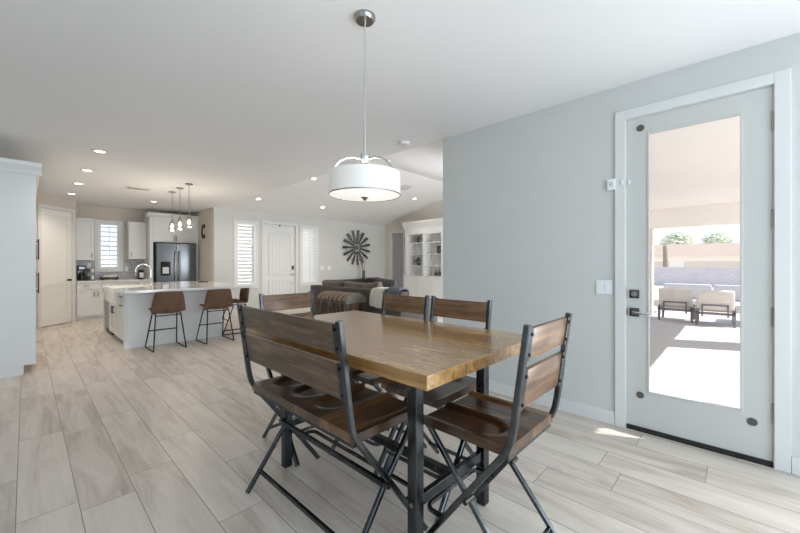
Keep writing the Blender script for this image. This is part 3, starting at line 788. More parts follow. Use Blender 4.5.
for k, (x, z) in enumerate(((-.035, .18), (.035, .18), (-.035, .012), (.035, .012))):
    mm = MB().lathe([(0, .002), (.027, .002), (.03, .09), (.027, .09), (.024, .008), (0, .008)], (x, -.03, z), 20).build('ceramic_mug', 'plate' if k % 2 else 'stone')
    mm.location = (1.07, 11.25, .911)
    tag(mm, ['white mug at top of the mug rack', 'white mug at base of the mug rack', 'grey mug at top of the mug rack', 'grey mug at base of the mug rack'][(0 if k % 2 else 2)+(k//2)], 'mug')
    mm.location.z += .004
t = thing('counter_tray', 'dark oblong tray on counter under the kitchen window', 'tray', (1.42, 11.18, .911))
m = MB(); m.box(-.17, .17, -.09, .09, .02, .03); m.box(-.17, .17, -.09, -.08, .02, .07); m.box(-.17, .17, .08, .09, .02, .07); m.box(-.17, -.16, -.09, .09, .02, .08); m.box(.16, .17, -.09, .09, .02, .08)
for x in (-.13, .13):
    for y in (-.06, .06): m.box(x-.012, x+.012, y-.012, y+.012, 0, .02)
m.build('tray_body', 'darkwood', t)
c = MB().obox((0, 0, 0), (.26, .12, .08), None, .025, 3).build('folded_cloth', 'throw', None, True, loc=(1.42, 11.18, .983)); tag(c, 'cream folded cloth lying on the dark counter tray', 'cloth')
t = thing('soap_canister', 'dark canister with white label panel by refrigerator cabinet', 'canister', (2.06, 11.2, .911))
MB().lathe([(0, 0), (.06, 0), (.062, .02), (.062, .2), (.05, .23), (0, .235)], n=28).build('canister_body', 'black', t, True)
MB().box(-.045, .045, -.067, -.045, .04, .17, .004).build('label_panel', 'plate', t)
MB().lathe([(0, .235), (.015, .24), (.018, .26), (0, .27)], n=14).build('lid_knob', 'nickel', t, True)
def outlet(x, z, label):
    t = thing('power_outlet', label, 'outlet', (x, YK-.012, z))
    MB().box(-.036, .036, -.006, 0, -.058, .058, .003).build('cover_plate', 'plate', t)
    for s in (-1, 1): MB().box(-.014, .014, -.009, -.005, s*.025-.014, s*.025+.014, .003).build('socket', 'plate', t)
outlet(1.80, 1.17, 'white outlet plate on backsplash right of kitchen window'); outlet(1.07, 1.27, 'white outlet plate on backsplash left of kitchen window')

# island ------------------------------------------------------------
IX0, IX1, IY0, IY1 = 1.04, 2.45, 6.78, 8.93
t = thing('kitchen_island', 'white kitchen island with shaker doors on its sink side', 'kitchen island', (IX0, IY0, 0))
W, D = IX1-IX0, IY1-IY0
MB().box(.52, W, .0, D, .0, .872).build('body', 'cab', t)
MB().box(.02, .52, .0, .424, .10, .872).build('end_carcass', 'cab', t); MB().box(.02, .52, .424, 1.49, .10, .64).build('sink_carcass', 'cab', t)
MB().box(.09, .52, .03, 1.49, 0, .10).build('toe_kick', 'cab', t)
MB().box(0, .52, D-.05, D, 0, .872).build('end_panel', 'cab', t)
m = MB(); m.box(-.012, W+.012, -.016, 0, 0, .105); m.box(-.012, .09, .0, .03, 0, .105); m.box(W, W+.012, 0, D, 0, .105); m.build('base_moulding', 'cab', t)
# doors on the -X face : build in rotated frame
def face_door(y0, y1, z0, z1, name, st, hv=None):
    m = MB(); shaker(m, y0, y1, z0, z1, 0, st=st)
    # frame (x -> Y, y -> X)
    M = Matrix(((0, 1, 0, .011), (1, 0, 0, 0), (0, 0, 1, 0), (0, 0, 0, 1)))
    m.xf(M); d = m.build(name, 'cab', t)
    if hv: bar_handle(d, (.002, hv[0], hv[1]), (.002, hv[2], hv[3]), (-.03, 0, 0))
face_door(.03, .42, .72, .865, 'drawer', .035, (.15, .79, .28, .79)); face_door(.03, .40, .105, .71, 'door', .06, (.12, .65, .25, .65))
face_door(.405, .94, .105, .635, 'door', .06, (.89, .46, .89, .58)); face_door(.95, 1.485, .105, .635, 'door', .06, (1.0, .46, 1.0, .58))
ic = MB(); ct = (.872, .914)
ic.box(.96, 2.82, 6.36, 7.20, *ct, .004); ic.box(.96, 2.82, 8.28, 8.95, *ct, .004); ic.box(1.56, 2.82, 7.20, 8.28, *ct)
tag(ic.build('countertop', 'quartz'), 'glossy white quartz countertop on the island', 'countertop')
t = thing('farmhouse_sink', 'white apron-front farmhouse sink set in the island end', 'sink', (0, 0, 0))
m = MB(); sx0, sx1, sy0, sy1 = .975, 1.545, 7.205, 8.275
m.box(sx0, sx0+.07, sy0, sy1, .652, .905, .012, 3); m.box(sx1-.03, sx1, sy0, sy1, .652, .90); m.box(sx0+.03, sx1-.01, sy0+.003, sy0+.033, .655, .898); m.box(sx0+.03, sx1-.01, sy1-.033, sy1-.003, .655, .898); m.box(sx0+.03, sx1-.01, sy0+.005, sy1-.005, .656, .68)
m.build('basin', 'sink', t, True)
MB().lathe([(0, .684), (.04, .684), (.045, .681)], (1.26, 7.74, 0), 20).build('drain', 'nickel', t, True)
t = thing('kitchen_faucet', 'tall chrome gooseneck faucet beside the island sink', 'faucet', (1.64, 8.1, .914))
MB().lathe([(0, 0), (.03, 0), (.03, .012), (.022, .03), (.02, .12), (.016, .13)], n=20).build('faucet_body', 'chrome', t, True)
pts = [(0, 0, .1), (0, 0, .27)]
for k in range(1, 11): q = PI*k/10*.92; pts.append((-.115*(1-math.cos(q)), -.0, .27+.115*math.sin(q)))
pts.append((-.235, 0, .24))
MB().tube(pts, .013, 10).build('spout', 'chrome', t, True)
MB().cyl((-.232, 0, .25), (-.238, 0, .17), .017, .018, 14).build('spray_head', 'nickel', t, True)
MB().tube([(0, 0, .08), (.0, .05, .10), (.0, .10, .12)], .007, 8).build('lever', 'chrome', t, True)
t = thing('dishwasher', 'dark dishwasher under the far end of the island counter', 'dishwasher', (IX0+.02, 8.285, 0))
MB().box(0, .06, 0, .59, .10, .868, .004).build('front_panel', 'fridge', t)
bar_handle(t, (0, .06, .80), (0, .53, .80), (-.04, 0, 0), .008, 'nickel')
MB().box(.02, .06, 0, .59, 0, .10).build('toe_kick', 'black', t)
# soap / small dark item on island edge
t = thing('serving_tray', 'small flat dark tray at the far corner of the island counter', 'tray', (2.62, 8.3, .914))
m = MB(); m.box(-.08, .08, -.05, .05, 0, .008, .003); m.box(-.08, .08, -.05, -.043, .008, .02); m.box(-.08, .08, .043, .05, .008, .02); m.build('tray_body', 'darkwood', t)

# stools ------------------------------------------------------------
def make_stool(label, loc, rz):
    t = thing('bar_stool', label, 'bar stool', loc, rz, 'leather stools at the island')
    P = [(.455, .595), (.43, .600), (.36, .580), (.26, .562), (.16, .551), (.085, .553), (.045, .570), (.026, .62), (.010, .73), (-.004, .825), (-.010, .886)]
    HW = [.16, .185, .205, .212, .216, .222, .225, .224, .210, .193, .176]
    def fn(u, v):
        f = u*(len(P)-1); i = min(int(f), len(P)-2); k = f-i
        y = P[i][0]*(1-k)+P[i+1][0]*k; z = P[i][1]*(1-k)+P[i+1][1]*k; hw = HW[i]*(1-k)+HW[i+1]*k
        s = v*2-1; x = hw*s; c = abs(s)**3
        bk = max(0, min(1, (u-.42)/.35))
        z += .06*c*max(0, 1-bk*1.6)*min(1, u*3.0); y += .07*c*bk
        if u > .93: z -= .012*abs(s)**6
        return (x, y, z)
    MB().grid(fn, 40, 24).build('seat_shell', 'leather', t, True, solid=.014)
    for s in (-1, 1):
        xb, xt = s*.215, s*.165
        pts = [(xt, .30, .548), (xb*.98, .50, .03), (xb, .515, .012), (xb, .49, .009), (xb, .02, .009), (xb, -.01, .012), (xb*.98, .0, .03), (xt, .10, .541)]
        MB().tube(pts, .0095, 8).build('sled_leg', 'black', t, True)
    MB().tube([(-.195, .42, .26), (.195, .42, .26)], .009, 8).build('foot_rest', 'black', t)
    m = MB(); m.tube([(-.172, .09, .52), (.172, .09, .52)], .008, 8); m.tube([(-.168, .30, .535), (.168, .30, .535)], .007, 8); m.tube([(-.165, .10, .537), (-.165, .3, .542)], .007, 8); m.tube([(.165, .10, .537), (.165, .3, .542)], .007, 8); m.build('seat_frame', 'black', t)
    return t
st = make_stool('brown leather bar stool at island front, the one nearer the sink end', (1.505, 6.215, 0), 0)
dup(st, (2.225, 6.215, 0), 0, 'brown leather bar stool at island front, the one nearer the dining table')
dup(st, (3.0, 6.97, 0), math.radians(85), 'brown leather bar stool at the right-hand island end, facing the sink')

# tall cabinet run at left -------------------------------------------
TX = .085; TY0 = 6.10
t = thing('tall_cabinet', 'tall white cabinet with crown moulding, its plain side facing the dining room', 'cabinet', (TX, TY0, 0))
MB().box(-.64, -.02, 0, 3.55, .11, 2.38).build('carcass', 'cab', t)
MB().box(-.64, -.10, .05, 3.55, 0, .11).build('toe_kick', 'cab', t)
MB().box(-.64, -.0, -.022, 0, .11, 2.38).build('side_panel', 'cab', t)
MB().box(-.64, -.105, -.02, .05, 0, .108).build('side_base', 'cab', t)
m = MB(); prof = [(-.64, 2.36), (0, 2.36), (.012, 2.40), (.045, 2.455), (.05, 2.50), (-.64, 2.50)]
m.prism(prof, 'y', -.03, 3.55)
m.prism([(-.03, 2.36), (-.042, 2.40), (-.075, 2.455), (-.08, 2.50), (0, 2.50), (0, 2.36)], 'x', -.64, .05)
m.build('crown', 'cab', t)
M = Matrix(((0, -1, 0, -.009), (1, 0, 0, 0), (0, 0, 1, 0), (0, 0, 0, 1)))
for k in range(4):
    y0 = .004+k*.885; y1 = y0+.877
    for z0, z1, hz in ((.115, 1.24, (.90, 1.18)), (1.246, 2.355, (1.36, 1.64))):
        m = MB(); shaker(m, y0, y1, z0, z1, 0, st=.07); m.xf(M); d = m.build('door', 'cab', t)
        hy = y1-.05 if k % 2 == 0 else y0+.05
        bar_handle(d, (0, hy, hz[0]), (0, hy, hz[1]), (.038, 0, 0), .007)

# ------------------------------------------------------------------ living room
# sofa: back along Y facing +X
SX = 4.22
t = thing('sofa', 'charcoal grey fabric sofa seen from behind', 'sofa', (SX, 0, 0))
y0, y1 = 4.0, 6.68
MB().box(0, .20, y0, y1, .06, .845, .03, 3).build('back', 'sofa', t, True)
MB().box(.2, 1.0, y0+.2, y1-.2, .06, .42, .02).build('seat_base', 'sofa', t, True)
for a, b in ((y0, y0+.22), (y1-.22, y1)): MB().box(.1, 1.02, a, b, .06, .66, .06, 3).build('arm', 'sofa', t, True)
for k in range(3):
    ya = y0+.23+k*.74; MB().box(.22, 1.0, ya, ya+.73, .42, .56, .04, 3).build('seat_cushion', 'sofa', t, True)
for x in (.06, .9):
    for y in (y0+.1, y1-.1): MB().box(x, x+.05, y, y+.05, 0, .06).build('foot', 'darkwood', t)
def cushion(name, label, c, size, rot, mat, cat='cushion'):
    m = MB(); q = bmesh.ops.create_cube(m.bm, size=1); bmesh.ops.subdivide_edges(m.bm, edges=m.bm.edges[:], cuts=7, use_grid_fill=True)
    for v in m.bm.verts:
        x, y, z = v.co*2
        f = (1-.9*abs(y)**4)*(1-.9*abs(z)**4)
        v.co.x = x/2*(.25+.75*max(0, f)**.5); v.co.y *= 1-.08*(1-abs(z))**1; v.co.z *= 1-.08*(1-abs(y))
    m.xf(Matrix.Diagonal((*size, 1)))
    o = m.build(name, mat, None, True, sub=1, loc=c); o.rotation_euler = rot
    return tag(o, label, cat)
cushion('throw_pillow', 'taupe cushion leaning at the far left end of the sofa', (SX+.33, 6.25, .755), (.24, .72, .40), (.0, -.22, 0), 'pillow')
cushion('throw_pillow', 'taupe cushion leaning in the middle of the sofa', (SX+.34, 5.55, .75), (.24, .62, .39), (.05, -.25, 0), 'pillow')
cushion('throw_pillow', 'taupe cushion leaning on the sofa next to cream throw', (SX+.33, 5.02, .755), (.26, .46, .40), (-.12, -.22, .1), 'pillow')
cushion('throw_pillow', 'slate grey cushion on the sofa seat behind the taupe cushions', (SX+.66, 5.05, .79), (.18, .48, .46), (.12, -.15, .3), 'pillowd')
# cream throw over the back
path = [(.26, .72), (.25, .80), (.235, .85), (.21, .868), (.1, .872), (.0, .868), (-.022, .85), (-.028, .75), (-.03, .64), (-.035, .55)]
def fn(u, v):
    f = u*(len(path)-1); i = min(int(f), len(path)-2); k = f-i
    x = path[i][0]*(1-k)+path[i+1][0]*k; z = path[i][1]*(1-k)+path[i+1][1]*k
    yy = 4.36 + .33*v + .03*math.sin(u*9)
    wv = .010*math.sin(v*23+u*3)+.006*math.sin(v*41)
    if u > .62: x -= abs(wv)+.002; z -= .03*math.sin(v*5)*(u-.62)
    else: z += abs(wv)
    return (SX+x, yy, z)
o = MB().grid(fn, 40, 48).build('throw_blanket', 'throw', None, True, solid=.012); tag(o, 'cream knitted throw draped over the sofa back', 'blanket')
# folded blanket over the near end of the sofa back
bp_ = [(-.026, .72), (-.026, .84), (-.012, .885), (.05, .905), (.15, .905), (.212, .885), (.226, .84), (.228, .70)]
def fb(u, v):
    f = u*(len(bp_)-1); i = min(int(f), len(bp_)-2); k = f-i
    return (SX+bp_[i][0]*(1-k)+bp_[i+1][0]*k, 4.02+.27*v, bp_[i][1]*(1-k)+bp_[i+1][1]*k+.005*math.sin(v*17)-.03*max(0, .25-v)*4*(.25-v)*4)
o = MB().grid(fb, 35, 20).build('folded_blanket', 'blanketd', None, True, solid=.014)
tag(o, 'slate grey folded blanket laid over the end of the sofa back, right of cream throw', 'blanket')
# trunk behind sofa
t = thing('storage_trunk', 'antique dome-lid wooden trunk behind the sofa', 'trunk', (3.60, 5.06, 0)); t.scale = (1, 1, .93); L2 = .41; DP = .44
MB().box(0, DP, -L2, L2, .0, .70, .006).build('body', 'trunk', t)
pts = [(0, .70)]
for k in range(0, 13): q = PI*k/12; pts.append((DP/2-DP/2*math.cos(q), .735+.125*math.sin(q)))
pts.append((DP, .70))
MB().prism(pts, 'y', -L2, L2).build('lid', 'trunk', t, False)
m = MB()
for k in range(7):
    y = -L2+.055+k*(2*L2-.11)/6
    pp = [(DP/2-(DP/2+.007)*math.cos(PI*j/12), y, .735+.132*math.sin(PI*j/12)) for j in range(13)]
    m.sq(pp, (0, 1, 0), .082, .014)
m.build('slat', 'trunkslat', t)
m = MB()
for k in range(8):
    y = -L2+.02+k*(2*L2-.04)/7; m.box(-.01, 0, y-.009, y+.009, .02, .69)
m.build('slat', 'iron', t)
m = MB(); m.prism([(-.004, .70)]+[(DP/2-(DP/2+.004)*math.cos(PI*k/12), .735+.128*math.sin(PI*k/12)) for k in range(13)]+[(DP+.004, .70)], 'y', -L2-.008, -L2); m.build('end_cap', 'iron', t)
m = MB(); m.box(-.008, DP+.008, -L2-.006, L2+.006, .69, .715); m.box(-.008, DP+.008, -L2-.006, L2+.006, 0, .03)
m.build('metal_band', 'iron', t)
m = MB(); m.box(-.022, -.008, -.04, .04, .63, .76, .004); m.build('lock_plate', 'iron', t)
for s in (-.26, .26): MB().box(-.02, -.008, s-.02, s+.02, .64, .74, .003).build('latch', 'iron', t)
MB().tube([(.14, -L2-.006, .45), (.15, -L2-.05, .40), (.29, -L2-.05, .40), (.30, -L2-.006, .45)], .011, 8).build('handle', 'iron', t, True)
# console table with vase by the front wall
t = thing('console_table', 'dark console table against front wall under windmill decor', 'table', (7.65, 9.4, 0))
MB().box(-.85, .85, -.19, .19, .74, .785, .005).build('tabletop', 'darkwood', t)
for x in (-.80, .80):
    for y in (-.15, .15): MB().box(x-.03, x+.03, y-.03, y+.03, 0, .74).build('leg', 'darkwood', t)
MB().box(-.77, .77, -.14, .14, .64, .74).build('apron', 'darkwood', t)
t = thing('twig_vase', 'slim glass vase of bare twigs on the dark console table', 'vase', (8.02, 9.35, .785))
MB().lathe([(0, 0), (.045, 0), (.05, .02), (.045, .28), (.05, .30), (.044, .30), (.04, .02), (0, .015)], n=24).build('vase_body', 'stone', t, True)
m = MB()
for k in range(7):
    q = random.uniform(0, 6.28); l = random.uniform(.5, .95); r = random.uniform(.12, .3)
    m.tube([(0, 0, .02), (math.cos(q)*.03, math.sin(q)*.03, .3), (math.cos(q)*r*.5, math.sin(q)*r*.5*.5, .3+l*.35), (math.cos(q)*r, math.sin(q)*r*.5, .3+l*.75)], [.006, .006, .005, .003], 5)
m.build('twigs', 'twig', t)
m = MB().box(-.16, .16, -.06, .06, 0, .035, .006).build('decor_book', 'stone', None, loc=(8.32, 9.33, .788)); tag(m, 'small dark book lying beside the twig vase', 'book')
# windmill
t = thing('windmill_decor', 'round galvanised windmill blade wall decor on front wall', 'wall decor', (7.91, YF-.02, 1.865))
nbl = 15
for k in range(nbl):
    q = 2*PI*k/nbl+.1
    m = MB()
    v = [m.bm.verts.new((x, y, z)) for x, y, z in ((-.018, -.03, .13), (.018, -.045, .13), (.05, -.062, .61), (-.046, -.02, .61))]
    m.bm.faces.new(v); m.xf(Matrix.Rotation(q, 4, 'Y'))
    m.build('blade', 'mill', t, solid=.006)
def ring(r, n=40): return [(r*math.cos(2*PI*k/n), -.028, r*math.sin(2*PI*k/n)) for k in range(n+1)]
m = MB(); m.tube(ring(.46), .006, 6); m.tube(ring(.2), .006, 6); m.build('hoop', 'mill', t)
m = MB(); m.cyl((0, -.05, 0), (0, .0195, 0), .075, n=24); m.cyl((0, -.065, 0), (0, -.05, 0), .03, n=16)
for k in range(5): q = 2*PI*k/5; m.tube([(0, -.028, 0), (.46*math.cos(q), -.028, .46*math.sin(q))], .006, 6)
m.build('hub', 'iron', t, True)
# bookcase ----------------------------------------------------------
BX = 8.95; t = thing('bookcase', 'tall white built-in bookcase with crown moulding and open shelves', 'bookcase', (BX, 0, 0))
ya, yb = 5.9, 8.27; DPB = XG-BX-.016
bays = [(5.98, 6.63), (6.74, 7.40), (7.49, 8.16)]
m = MB(); m.box(DPB-.02, DPB, ya, yb, .89, 2.30); m.box(0, DPB, ya, yb, 2.28, 2.53); m.box(.02, DPB, ya, yb, .0, .08)
ed = [ya] + [v for b in bays for v in b] + [yb]
for k in range(0, len(ed), 2): m.box(0, DPB, ed[k], ed[k+1], .915, 2.28)
m.build('carcass', 'cab', t)
m = MB(); m.box(-.06, DPB, ya, yb, .08, .885); m.build('base_unit', 'cab', t)
MB().box(-.085, DPB, ya, yb+.01, .885, .915, .004).build('base_top', 'cab', t)
m = MB(); m.prism([(0, 2.48), (-.02, 2.53), (-.09, 2.66), (-.10, 2.72), (DPB, 2.72), (DPB, 2.48)], 'y', ya, yb+.06)
m.build('crown', 'cab', t)
for b in bays:
    for z in (1.24, 1.62, 2.0): MB().box(.02, DPB-.02, b[0], b[1], z-.013, z+.013).build('shelf', 'cab', t)
M = Matrix(((0, 1, 0, -.069), (1, 0, 0, 0), (0, 0, 1, 0), (0, 0, 0, 1)))
for k in range(4):
    q0 = ya+.02+k*.585; m = MB(); shaker(m, q0, q0+.575, .10, .875, 0, st=.07); m.xf(M); d = m.build('door', 'cab', t)
    yy = q0+.04 if k % 2 == 0 else q0+.535
    bar_handle(d, (-.009, yy, .72), (-.009, yy, .82), (-.025, 0, 0), .005, 'nickel')
def potted(label, loc, s=1):
    t = thing('potted_plant', label, 'potted plant', loc)
    MB().lathe([(0, 0), (.045*s, 0), (.06*s, .08*s), (.052*s, .08*s), (.04*s, .07*s), (0, .07*s)], n=20).build('pot', 'stone', t, True)
    m = MB()
    for k in range(60):
        q = random.uniform(0, 6.28); e = random.uniform(.2, 1.5); r = random.uniform(.05, .14)*s
        c = Vector((math.cos(q)*math.cos(e)*r, math.sin(q)*math.cos(e)*r, .08*s+math.sin(e)*r))
        R = Matrix.Rotation(random.uniform(0, 6), 3, 'Z') @ Matrix.Rotation(random.uniform(-1, 1), 3, 'X')
        v = [m.bm.verts.new(c+R @ Vector(p)*s) for p in ((0, -.03, 0), (.016, 0, .004), (0, .03, 0), (-.016, 0, .004))]
        m.bm.faces.new(v)
    for k in range(6):
        q = k*1.05; m.tube([(0, 0, .05*s), (math.cos(q)*.03*s, math.sin(q)*.03*s, .1*s), (math.cos(q)*.07*s, math.sin(q)*.07*s, .16*s)], .003, 4)
    m.build('foliage', 'green', t)
potted('small green plant on second bookcase shelf, upper of two in left bay', (BX+.15, 7.8, 2.013), 1.0)
potted('small green plant on third bookcase shelf, lower of two in left bay', (BX+.15, 7.8, 1.253), 1.25)
t = thing('framed_print', 'small dark framed picture on middle bookcase bay shelf', 'picture frame', (BX+.16, 6.92, 1.633))
MB().box(-.012, .012, -.09, .09, 0, .24, .004).build('frame', 'black', t); MB().box(-.016, -.011, -.065, .065, .03, .21).build('print', 'stone', t); MB().box(.012, .09, -.01, .01, 0, .12).build('easel_back', 'black', t)
for y, s, l in ((7.05, 1, 'small dark round vase on lowest open shelf of middle bookcase bay, nearer the door'), (6.9, 1.25, 'taller dark round vase on lowest open shelf of middle bookcase bay')):
    o = MB().lathe([(0, 0), (.03*s, 0), (.055*s, .05*s), (.045*s, .09*s), (.018*s, .12*s), (.024*s, .15*s), (.016*s, .15*s), (.01*s, .11*s), (0, .1*s)], n=22).build('round_vase', 'stone', None, True, loc=(BX+.14, y, .9155)); tag(o, l, 'vase')

# ------------------------------------------------------------------ patio and beyond
S_(MB().box(XW+T, 12.5, -6, YN-.2, -.16, -.02).build('patio_floor', 'conc'), 'pale concrete patio floor')
S_(MB().box(-60, 160, -90, 90, -.34, -.17).build('ground', 'gravel'))
w = MB(); w.box(XW+T, 11.4, -1.25, YN-.2, 2.70, 2.86); w.box(11.15, 11.45, -1.25, YN-.2, 2.22, 2.70)
S_(w.build('patio_roof', 'proof'), 'pale patio cover ceiling and end beam')
w = MB(); w.box(11.14, 11.46, 1.62, 1.98, -.02, 2.22); S_(w.build('patio_column', 'stucco'))
for x in (8.06, 10.85): S_(MB().box(x, x+.62, -1.27, -.92, -.02, 2.70).build('patio_column', 'stucco'))
S_(MB().box(30, 30.25, -30, 40, -.17, 1.08).build('wall_garden', 'block'), 'grey block garden wall')
S_(MB().box(29.95, 30.3, .98, 1.42, -.17, 1.10).build('wall_garden_pier', 'block'))
t = thing('neighbour_house', 'low pale house with tan roof and wide garage doors beyond garden wall', 'house', (46, 0, -.17))
MB().box(0, 10, -16, 12.6, 0, 2.25).build('house_wall', 'bwhite', t)
m = MB(); m.prism([(-16.3, 2.25), (12.9, 2.25), (11.6, 3.45), (-15, 3.45)], 'x', -.5, 10.4); m.build('roof', 'tan', t)
for y0, y1 in ((5.2, 8.8), (-3.2, 4.0)): MB().box(-.05, .0, y0, y1, 0, 1.75).build('garage_door', 'stucco', t)
def tree(label, loc, h, r):
    t = thing('leafy_tree', label, 'tree', loc, 0, 'trees behind the neighbouring house')
    MB().tube([(0, 0, 0), (.1, .1, h*.4), (0, .2, h*.75)], [.25, .18, .08], 8).build('trunk', 'bark', t, True)
    m = MB()
    for k in range(900):
        q = random.uniform(0, 6.28); e = random.uniform(-.5, 1.5); rr = r*random.uniform(.5, 1)
        c = Vector((math.cos(q)*math.cos(e)*rr, math.sin(q)*math.cos(e)*rr*.85, h*.68+math.sin(e)*rr*.75))
        R = Matrix.Rotation(random.uniform(0, 6), 3, 'Z') @ Matrix.Rotation(random.uniform(-1.5, 1.5), 3, 'X'); s = r*.09
        v = [m.bm.verts.new(c+R @ Vector(p)*s) for p in ((-1, -.6, 0), (1, -.6, 0), (1, .6, 0), (-1, .6, 0))]; m.bm.faces.new(v)
    m.build('crown', 'leafhaze', t)
tree('pale green tree behind the house roof, broader one near the column', (62, 6.2, -.17), 6.0, 2.3)
tree('pale green tree behind the house roof, the one farther from column', (64, 2.2, -.17), 6.0, 2.0)
o = MB().tube([(0, 0, 0), (0, 0, 1.4), (.05, .05, 3.05)], [.22, .2, .16], 10).build('utility_post', 'bark', None, True, loc=(38, 4.55, -.17)); tag(o, 'brown wooden post standing beyond the garden wall', 'post')
S_(MB().box(XW+.2, 7.5, 11.9, 12.05, -.16, 3.0).build('wall_porch', 'bwhite'))
S_(MB().box(XW+.2, 7.5, YF+.2, 12.6, -.17, -.02).build('porch_floor', 'conc'))
# outdoor chairs, backs towards the house (facing +X)
def patio_chair(label, loc):
    t = thing('patio_chair', label, 'outdoor chair', loc, 0, 'patio club chairs'); a = .30
    for x in (.0, .62):
        for y in (-a, a): MB().box(x, x+.05, y-.022, y+.022, 0, .36, .004).build('leg', 'oframe', t)
    m = MB(); m.box(.0, .68, -a-.03, -a+.03, .26, .31); m.box(.0, .68, a-.03, a+.03, .26, .31); m.box(0, .05, -a, a, .24, .29); m.build('seat_frame', 'oframe', t)
    m = MB(); m.box(-.035, .0, -.22, -.19, .20, .46); m.box(-.035, 0, .19, .22, .20, .46); m.box(-.035, 0, -.22, .22, .43, .46); m.build('back_frame', 'oframe', t)
    MB().box(.06, .70, -a+.03, a-.03, .30, .43, .03, 3).build('seat_cushion', 'ofab', t, True)
    def fn(c, size, ry):
        m = MB(); m.obox((0, 0, 0), size, None, .05, 3)
        m.xf(Matrix.Translation(c) @ Matrix.Rotation(ry, 4, 'Y')); return m.build('back_cushion', 'ofab', t, True)
    fn((.06, 0, .55), (.16, .62, .42), -.12)
    return t
pc = patio_chair('cream cushioned patio chair on the left, seen from behind through patio door', (10.3, 1.06, -.02))
dup(pc, (10.05, .36, -.02), .03, 'cream cushioned patio chair on the right, seen from behind through patio door')
t = thing('outdoor_sofa', 'long grey outdoor sofa facing the house beyond the patio chairs', 'outdoor sofa', (13.1, .55, -.16))
MB().box(0, .75, -1.15, 1.15, .14, .42, .03, 3).build('seat', 'ogrey', t, True)
for s in (-1, 1): MB().box(.55, .8, s*.58-.56, s*.58+.56, .42, .86, .05, 3).build('back_cushion', 'ogrey', t, True)
for x in (.03, .68):
    for y in (-1.1, 1.06): MB().box(x, x+.05, y, y+.05, 0, .14).build('leg', 'oframe', t)
t = thing('patio_ottoman', 'low grey cushioned ottoman at left edge of the door glass', 'ottoman', (11.9, 1.75, -.02))
MB().box(-.35, .35, -.28, .28, .2, .38, .04, 3).build('cushion', 'ogrey', t, True)
m = MB()
for x in (-.32, .28):
    for y in (-.25, .21): m.box(x, x+.04, y, y+.04, 0, .2)
m.build('leg_frame', 'oframe', t)
t = thing('coffee_table', 'low pale outdoor table right of the patio chairs', 'outdoor table', (11.3, -.25, -.02))
MB().box(-.3, .3, -.35, .35, .34, .38, .004).build('tabletop', 'ofab', t)
for x in (-.28, .24):
    for y in (-.33, .29): MB().box(x, x+.04, y, y+.04, 0, .34).build('leg', 'oframe', t)

# ------------------------------------------------------------------ light
wd = bpy.data.worlds.new('sky'); SC.world = wd; wd.use_nodes = True; nt = wd.node_tree
bg = nt.nodes['Background']; tc = N(nt, 'ShaderNodeTexCoord'); sp = N(nt, 'ShaderNodeSeparateXYZ'); cr = N(nt, 'ShaderNodeValToRGB')
nt.links.new(tc.outputs['Generated'], sp.inputs[0]); nt.links.new(sp.outputs['Z'], cr.inputs['Fac']); nt.links.new(cr.outputs['Color'], bg.inputs['Color'])
e = cr.color_ramp.elements; e[0].position = 0; e[0].color = (.86, .93, 1, 1); e[1].position = 1; e[1].color = (.3, .5, .9, 1)
k = e.new(.25); k.color = (.70, .84, 1, 1)
bg.inputs['Strength'].default_value = 1.05
def lamp(name, typ, loc, rot, energy, col=(1, 1, 1), **kw):
    l = bpy.data.lights.new(name, typ); l.energy = energy; l.color = col
    for k, v in kw.items(): setattr(l, k, v)
    o = bpy.data.objects.new(name, l); COL.objects.link(o); o.location = loc; o.rotation_euler = rot; return o
def aim(o, d): o.rotation_euler = Vector(d).to_track_quat('-Z', 'Y').to_euler()
s = lamp('sun', 'SUN', (8, -6, 10), (0, 0, 0), 5.5, (1, .96, .91), angle=.009); aim(s, (-.437, .899, -1.185))
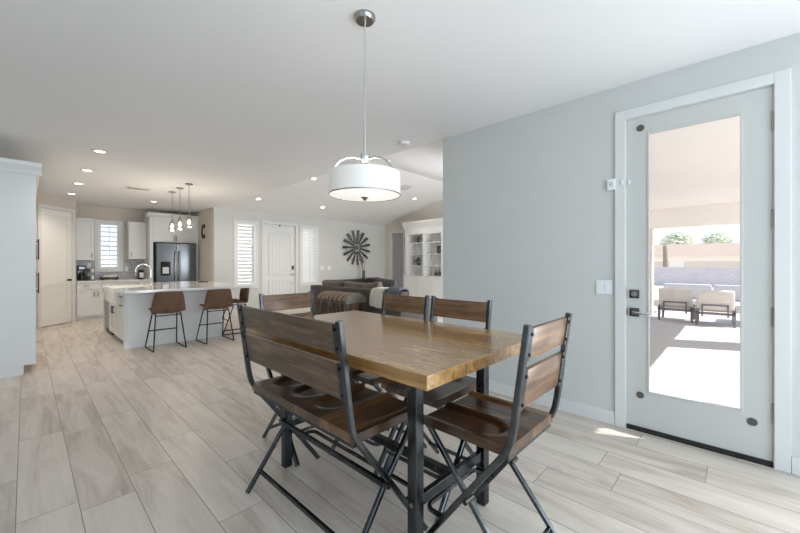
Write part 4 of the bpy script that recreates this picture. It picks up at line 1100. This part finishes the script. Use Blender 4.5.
# daylight from the unseen rear window and sliding door, plus added fill lamps
a1 = lamp('daylight_fill', 'AREA', (-3.05, 1.6, 1.45), (0, 0, 0), 6, (.86, .94, 1), shape='RECTANGLE', size=3.2, size_y=1.8); aim(a1, (1, .1, -.02))
a2 = lamp('daylight_fill', 'AREA', (.2, YS+.1, 1.3), (0, 0, 0), 112, (.60, .79, 1), shape='RECTANGLE', size=4.0, size_y=2.0); aim(a2, (0, 1, .04))
a4 = lamp('sliding_door_daylight', 'AREA', (XW-.08, -1.85, 1.15), (0, 0, 0), 130, (.94, .96, .97), shape='RECTANGLE', size=2.3, size_y=2.1); aim(a4, (-1, .15, .25))
a3 = lamp('daylight_fill', 'AREA', (6.6, YN+.05, 1.5), (0, 0, 0), 180, (.95, .97, 1), shape='RECTANGLE', size=3.2, size_y=1.9); aim(a3, (0, 1, .2))
for x, y in ((.65, 5.87), (.65, 7.2), (.65, 8.5), (.65, 9.85), (2.02, 9.7)):
    lamp('downlight_lamp', 'SPOT', (x, y, CH-.02), (0, 0, 0), 34, (1, .89, .77), spot_size=math.radians(125), spot_blend=.8, shadow_soft_size=.06)
for x, y in ((4.05, 8.78), (4.7, 7.28), (5.96, 8.77), (8.3, 7.27)):
    lamp('downlight_lamp', 'SPOT', (x, y, vz(y)-.04), (0, 0, 0), 22, (1, .9, .76), spot_size=math.radians(130), spot_blend=.8, shadow_soft_size=.06)
for y in (8.12, 7.605, 7.1): lamp('pendant_lamp', 'POINT', (2.0, y, 1.94), (0, 0, 0), 7, (1, .86, .68), shadow_soft_size=.03)
lamp('drum_lamp', 'POINT', (1.352, 1.566, 1.77), (0, 0, 0), 1.2, (1, .93, .82), shadow_soft_size=.08)

# ------------------------------------------------------------------ camera
cam = bpy.data.cameras.new('camera'); co = bpy.data.objects.new('camera', cam); COL.objects.link(co)
co.location = (0, 0, 1.30); co.rotation_euler = (PI/2, 0, -math.radians(90-43.55))
# forward = (sin46.45, cos46.45)
cam.sensor_fit = 'HORIZONTAL'; cam.sensor_width = 36; cam.lens = 356/800*36; cam.shift_y = -2.5/800
cam.clip_start = .05; cam.clip_end = 400
SC.camera = co
SC.view_settings.view_transform = 'Standard'; SC.view_settings.look = 'None'; SC.view_settings.exposure = .26
SC.cycles.max_bounces = 10; SC.cycles.diffuse_bounces = 6; SC.cycles.sample_clamp_indirect = 4
